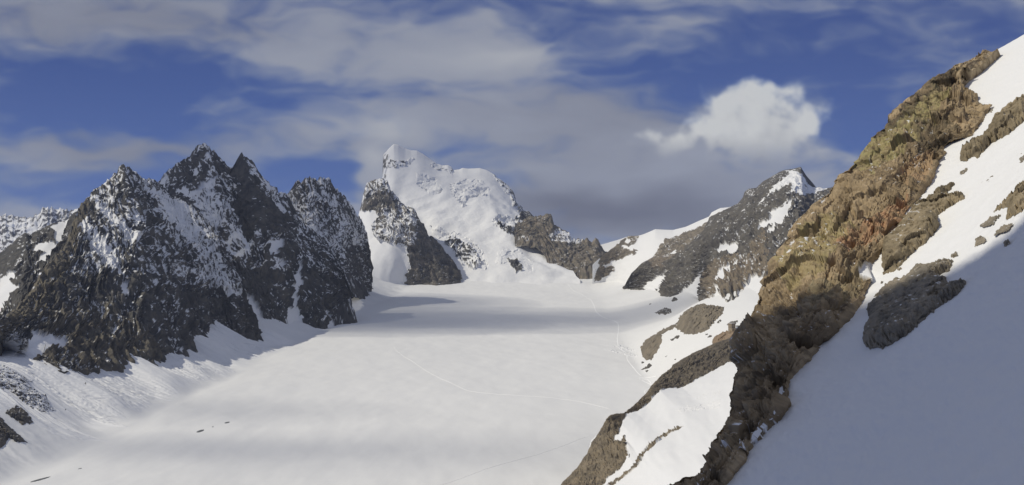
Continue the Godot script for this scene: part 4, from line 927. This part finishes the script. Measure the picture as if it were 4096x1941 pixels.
func details() -> void:
	var packed := plain_mat(Color(0.93, 0.93, 0.92), 0.8)
	var faint := plain_mat(Color(0.84, 0.84, 0.83), 0.8)
	track([2271, 1136, 2354, 1193, 2392, 1252, 2464, 1289, 2474, 1320, 2470, 1355, 2478, 1389, 2505, 1417, 2512, 1444, 2540, 1479, 2567, 1506], 1.6, "main winding ski track along the right side of the glacier", packed)
	track([1575, 1389, 1596, 1417, 1658, 1451, 1741, 1503, 1810, 1537, 1885, 1568, 2003, 1586, 2161, 1599, 2299, 1613, 2436, 1641], 0.42, "faint thin curved ski track crossing the middle of the glacier", faint)
	track([1741, 1937, 1989, 1864, 2216, 1792, 2361, 1741], 0.6, "thin straight ski track running up to the brown cliff", faint)
	track([2556, 1516, 2572, 1516, 2591, 1514, 2625, 1505], 1.2, "short track from the main track's foot to the hut slope", packed)
	track([2558, 1520, 2575, 1529, 2590, 1536, 2608, 1543], 1.1, "track from the junction beside the skier down to the rock band", packed)
	track([2570, 1520, 2590, 1522, 2600, 1530, 2606, 1540], 0.9, "curved track looping above the rock band", packed)
	track([2600, 1555, 2582, 1563, 2579, 1571, 2588, 1578], 1.0, "small hairpin track at the end of the rock band", packed)
	track([2544, 1400, 2542, 1427, 2537, 1452], 0.7, "faint straight branch track left of the rock rib", faint)
	# ---- stone hut
	var d := hit(2928, 1316, false) - 6.0
	var hut := Node3D.new()
	hut.name = "stone_hut"; add_child(hut)
	hut.position = at(2928, 1314, d); hut.rotation.y = deg_to_rad(28.0)
	tag(hut, "square stone mountain hut with a flat roof on the reddish knoll", "hut")
	var stone := StandardMaterial3D.new()
	var tex := NoiseTexture2D.new()
	tex.width = 256; tex.height = 256; tex.seamless = true
	var tn := FastNoiseLite.new(); tn.seed = 4; tn.noise_type = FastNoiseLite.TYPE_CELLULAR; tn.frequency = 0.06; tn.cellular_return_type = FastNoiseLite.RETURN_CELL_VALUE
	tex.noise = tn
	var ramp := Gradient.new()
	ramp.set_color(0, Color(0.46, 0.42, 0.36)); ramp.set_color(1, Color(0.68, 0.62, 0.53))
	tex.color_ramp = ramp
	stone.albedo_texture = tex; stone.roughness = 0.95; stone.uv1_triplanar = true; stone.uv1_scale = Vector3(0.4, 0.4, 0.4)
	var wood := plain_mat(Color(0.16, 0.11, 0.07))
	var glass := plain_mat(Color(0.03, 0.035, 0.04), 0.15)
	var snow := plain_mat(SNOW)
	put("wall", box(Vector3(-4.2, -4.0, -3.6), Vector3(4.2, 7.4, 3.6), 0.15), stone, hut)
	var roof := put("roof", box(Vector3(-4.6, 7.4, -4.0), Vector3(4.6, 7.8, 4.0), 0.1), wood, hut)
	put("snow_cover", box(Vector3(-4.4, 7.8, -3.8), Vector3(4.4, 8.2, 3.8), 0.2), snow, roof)
	put("chimney", box(Vector3(2.2, 7.8, -1.0), Vector3(3.0, 9.2, -0.2), 0.05), stone, roof)
	for y in [1.4, 4.6]:
		for x in [-2.4, 0.2, 2.6]:
			var f := put("window", box(Vector3(x - 0.65, y, 3.55), Vector3(x + 0.65, y + 1.5, 3.68)), wood, hut)
			put("pane", box(Vector3(x - 0.5, y + 0.12, 3.66), Vector3(x + 0.5, y + 1.38, 3.70)), glass, f)
		for z in [-1.6, 1.4]:
			var f := put("window", box(Vector3(-4.28, y, z - 0.6), Vector3(-4.15, y + 1.5, z + 0.6)), wood, hut)
			put("pane", box(Vector3(-4.30, y + 0.12, z - 0.45), Vector3(-4.26, y + 1.38, z + 0.45)), glass, f)
	put("door", box(Vector3(4.15, 0.0, -0.6), Vector3(4.28, 2.1, 0.5)), wood, hut)
	put("terrace_wall", box(Vector3(-6.0, -4.0, 3.6), Vector3(5.6, 0.2, 7.0), 0.15), stone, hut)
	skier()

func skier() -> void:                                  # a tiny dark figure at the track junction, one continuous body
	var d := hit(2564, 1526, false)
	var o := Node3D.new()
	o.name = "person"; add_child(o)
	var p := at(2564, 1526, d)
	p.y = glacier_y(p.x, d)
	o.position = p
	tag(o, "person in dark clothes standing at the track junction on the glacier", "person")
	var bones := [[Vector3(0, 0.95, 0), 0.15, Vector3(0, 1.42, 0.02), 0.17], [Vector3(0, 1.42, 0.02), 0.09, Vector3(0, 1.55, 0.03), 0.07], [Vector3(0, 1.62, 0.04), 0.105, Vector3(0, 1.70, 0.04), 0.10],
		[Vector3(-0.1, 0.95, 0), 0.1, Vector3(-0.12, 0.5, 0.04), 0.075], [Vector3(-0.12, 0.5, 0.04), 0.075, Vector3(-0.13, 0.07, 0), 0.06], [Vector3(-0.13, 0.06, 0), 0.06, Vector3(-0.14, 0.05, 0.2), 0.05],
		[Vector3(0.1, 0.95, 0), 0.1, Vector3(0.12, 0.5, -0.02), 0.075], [Vector3(0.12, 0.5, -0.02), 0.075, Vector3(0.13, 0.07, -0.08), 0.06], [Vector3(0.13, 0.06, -0.08), 0.06, Vector3(0.14, 0.05, 0.12), 0.05],
		[Vector3(-0.2, 1.38, 0), 0.07, Vector3(-0.32, 1.1, 0.05), 0.055], [Vector3(-0.32, 1.1, 0.05), 0.055, Vector3(-0.34, 0.95, 0.28), 0.045], [Vector3(0.2, 1.38, 0), 0.07, Vector3(0.32, 1.1, 0.05), 0.055], [Vector3(0.32, 1.1, 0.05), 0.055, Vector3(0.34, 0.95, 0.28), 0.045]]
	var n := Vector3i(34, 70, 26)
	var lo := Vector3(-0.48, -0.03, -0.28)
	var cs := 0.028
	var f := PackedFloat32Array(); f.resize(n.x * n.y * n.z)
	for z in n.z:
		for y in n.y:
			for x in n.x:
				var q := lo + Vector3(x, y, z) * cs
				var best := 0.3
				for b in bones:
					var ab: Vector3 = b[2] - b[0]
					var t := clampf((q - b[0]).dot(ab) / ab.length_squared(), 0.0, 1.0)
					var e: float = q.distance_to(b[0] + ab * t) - lerpf(b[1], b[3], t)
					var h := clampf(0.5 + 0.5 * (best - e) / 0.05, 0.0, 1.0)
					best = lerpf(best, e, h) - 0.05 * h * (1.0 - h)
				f[(z * n.y + y) * n.x + x] = best
	var st := SurfaceTool.new()
	st.begin(Mesh.PRIMITIVE_TRIANGLES)
	var ids := {}
	var verts := PackedVector3Array()
	for z in n.z - 1:
		for y in n.y - 1:
			for x in n.x - 1:
				var sum := Vector3.ZERO
				var cnt := 0
				for e in [[0, 0, 0, 1, 0, 0], [0, 1, 0, 1, 1, 0], [0, 0, 1, 1, 0, 1], [0, 1, 1, 1, 1, 1], [0, 0, 0, 0, 1, 0], [1, 0, 0, 1, 1, 0], [0, 0, 1, 0, 1, 1], [1, 0, 1, 1, 1, 1], [0, 0, 0, 0, 0, 1], [1, 0, 0, 1, 0, 1], [0, 1, 0, 0, 1, 1], [1, 1, 0, 1, 1, 1]]:
					var va := f[((z + e[2]) * n.y + y + e[1]) * n.x + x + e[0]]
					var vb := f[((z + e[5]) * n.y + y + e[4]) * n.x + x + e[3]]
					if (va < 0.0) != (vb < 0.0):
						sum += Vector3(x + e[0], y + e[1], z + e[2]).lerp(Vector3(x + e[3], y + e[4], z + e[5]), va / (va - vb))
						cnt += 1
				if cnt > 0:
					ids[Vector3i(x, y, z)] = verts.size()
					verts.append(lo + sum / cnt * cs)
	for v in verts: st.add_vertex(v)
	for z in range(1, n.z - 1):
		for y in range(1, n.y - 1):
			for x in range(1, n.x - 1):
				var v0 := f[(z * n.y + y) * n.x + x] < 0.0
				for ax in 3:
					var u := Vector3i(int(ax == 0), int(ax == 1), int(ax == 2))
					if v0 != (f[((z + u.z) * n.y + y + u.y) * n.x + x + u.x] < 0.0):
						var r := Vector3i(u.z, u.x, u.y)
						var w := Vector3i(u.y, u.z, u.x)
						var c := Vector3i(x, y, z)
						var q := [c - r - w, c - w, c, c - r]
						if not (ids.has(q[0]) and ids.has(q[1]) and ids.has(q[2]) and ids.has(q[3])): continue
						var order := [0, 1, 2, 0, 2, 3] if v0 else [0, 2, 1, 0, 3, 2]
						for k in order: st.add_index(ids[q[k]])
	st.generate_normals()
	put("body", st.commit(), plain_mat(Color(0.03, 0.032, 0.045)), o)

# ------------------------------------------------------------------ drifting clouds whose shade lies on the snow, and the thin haze
func air(env: Environment) -> void:
	env.fog_enabled = true; env.fog_density = 0.00003; env.fog_light_color = Color(0.86, 0.90, 1.0)
	env.volumetric_fog_enabled = true; env.volumetric_fog_density = 0.0
	var i := 0
	for e in [[1850, 1275, 0.0, Vector3(1700, 130, 560), 0.0065, 2200.0, "wide flat cloud shading the band below the high snow peak"], [1560, 1212, 0.0, Vector3(800, 120, 800), 0.007, 2200.0, "flat cloud shading the snow below the third left-hand peak"], [1330, 1285, 0.0, Vector3(900, 130, 520), 0.0075, 2200.0, "flat cloud shading the glacier under the twin-summited peak"], [1500, 1800, 0.0, Vector3(620, 90, 150), 0.0022, 2400.0, "long thin cloud shading the middle of the lower glacier"], [900, 1640, 0.0, Vector3(360, 90, 150), 0.0022, 2300.0, "small cloud shading the snow above the crevasses"], [600, 1790, 0.0, Vector3(420, 80, 90), 0.0026, 2300.0, "narrow cloud shading the snow below the crevasses"], [1780, 730, 4900.0, Vector3(1500, 220, 700), 0.0013, 2400.0, "broad cloud shading the top of the high snow peak"]]:
		var d: float = e[2] if e[2] > 0.0 else hit(e[0], e[1], false)
		var cloud := Node3D.new()
		cloud.name = "cloud"
		add_child(cloud, true)
		cloud.position = at(e[0], e[1], d) + sun_to * float(e[5])
		tag(cloud, e[6], "cloud", "clouds shading the snow")
		for k in 3:                                     # thin rim, denser middle
			var fog := FogVolume.new()
			fog.name = ["rim", "body", "core"][k]
			fog.shape = RenderingServer.FOG_VOLUME_SHAPE_ELLIPSOID
			fog.size = e[3] * [1.45, 1.0, 0.6][k]
			var m := FogMaterial.new()
			m.density = e[4] * 0.33; m.albedo = Color(0.95, 0.95, 0.95)
			fog.material = m
			cloud.add_child(fog, true)
		i += 1
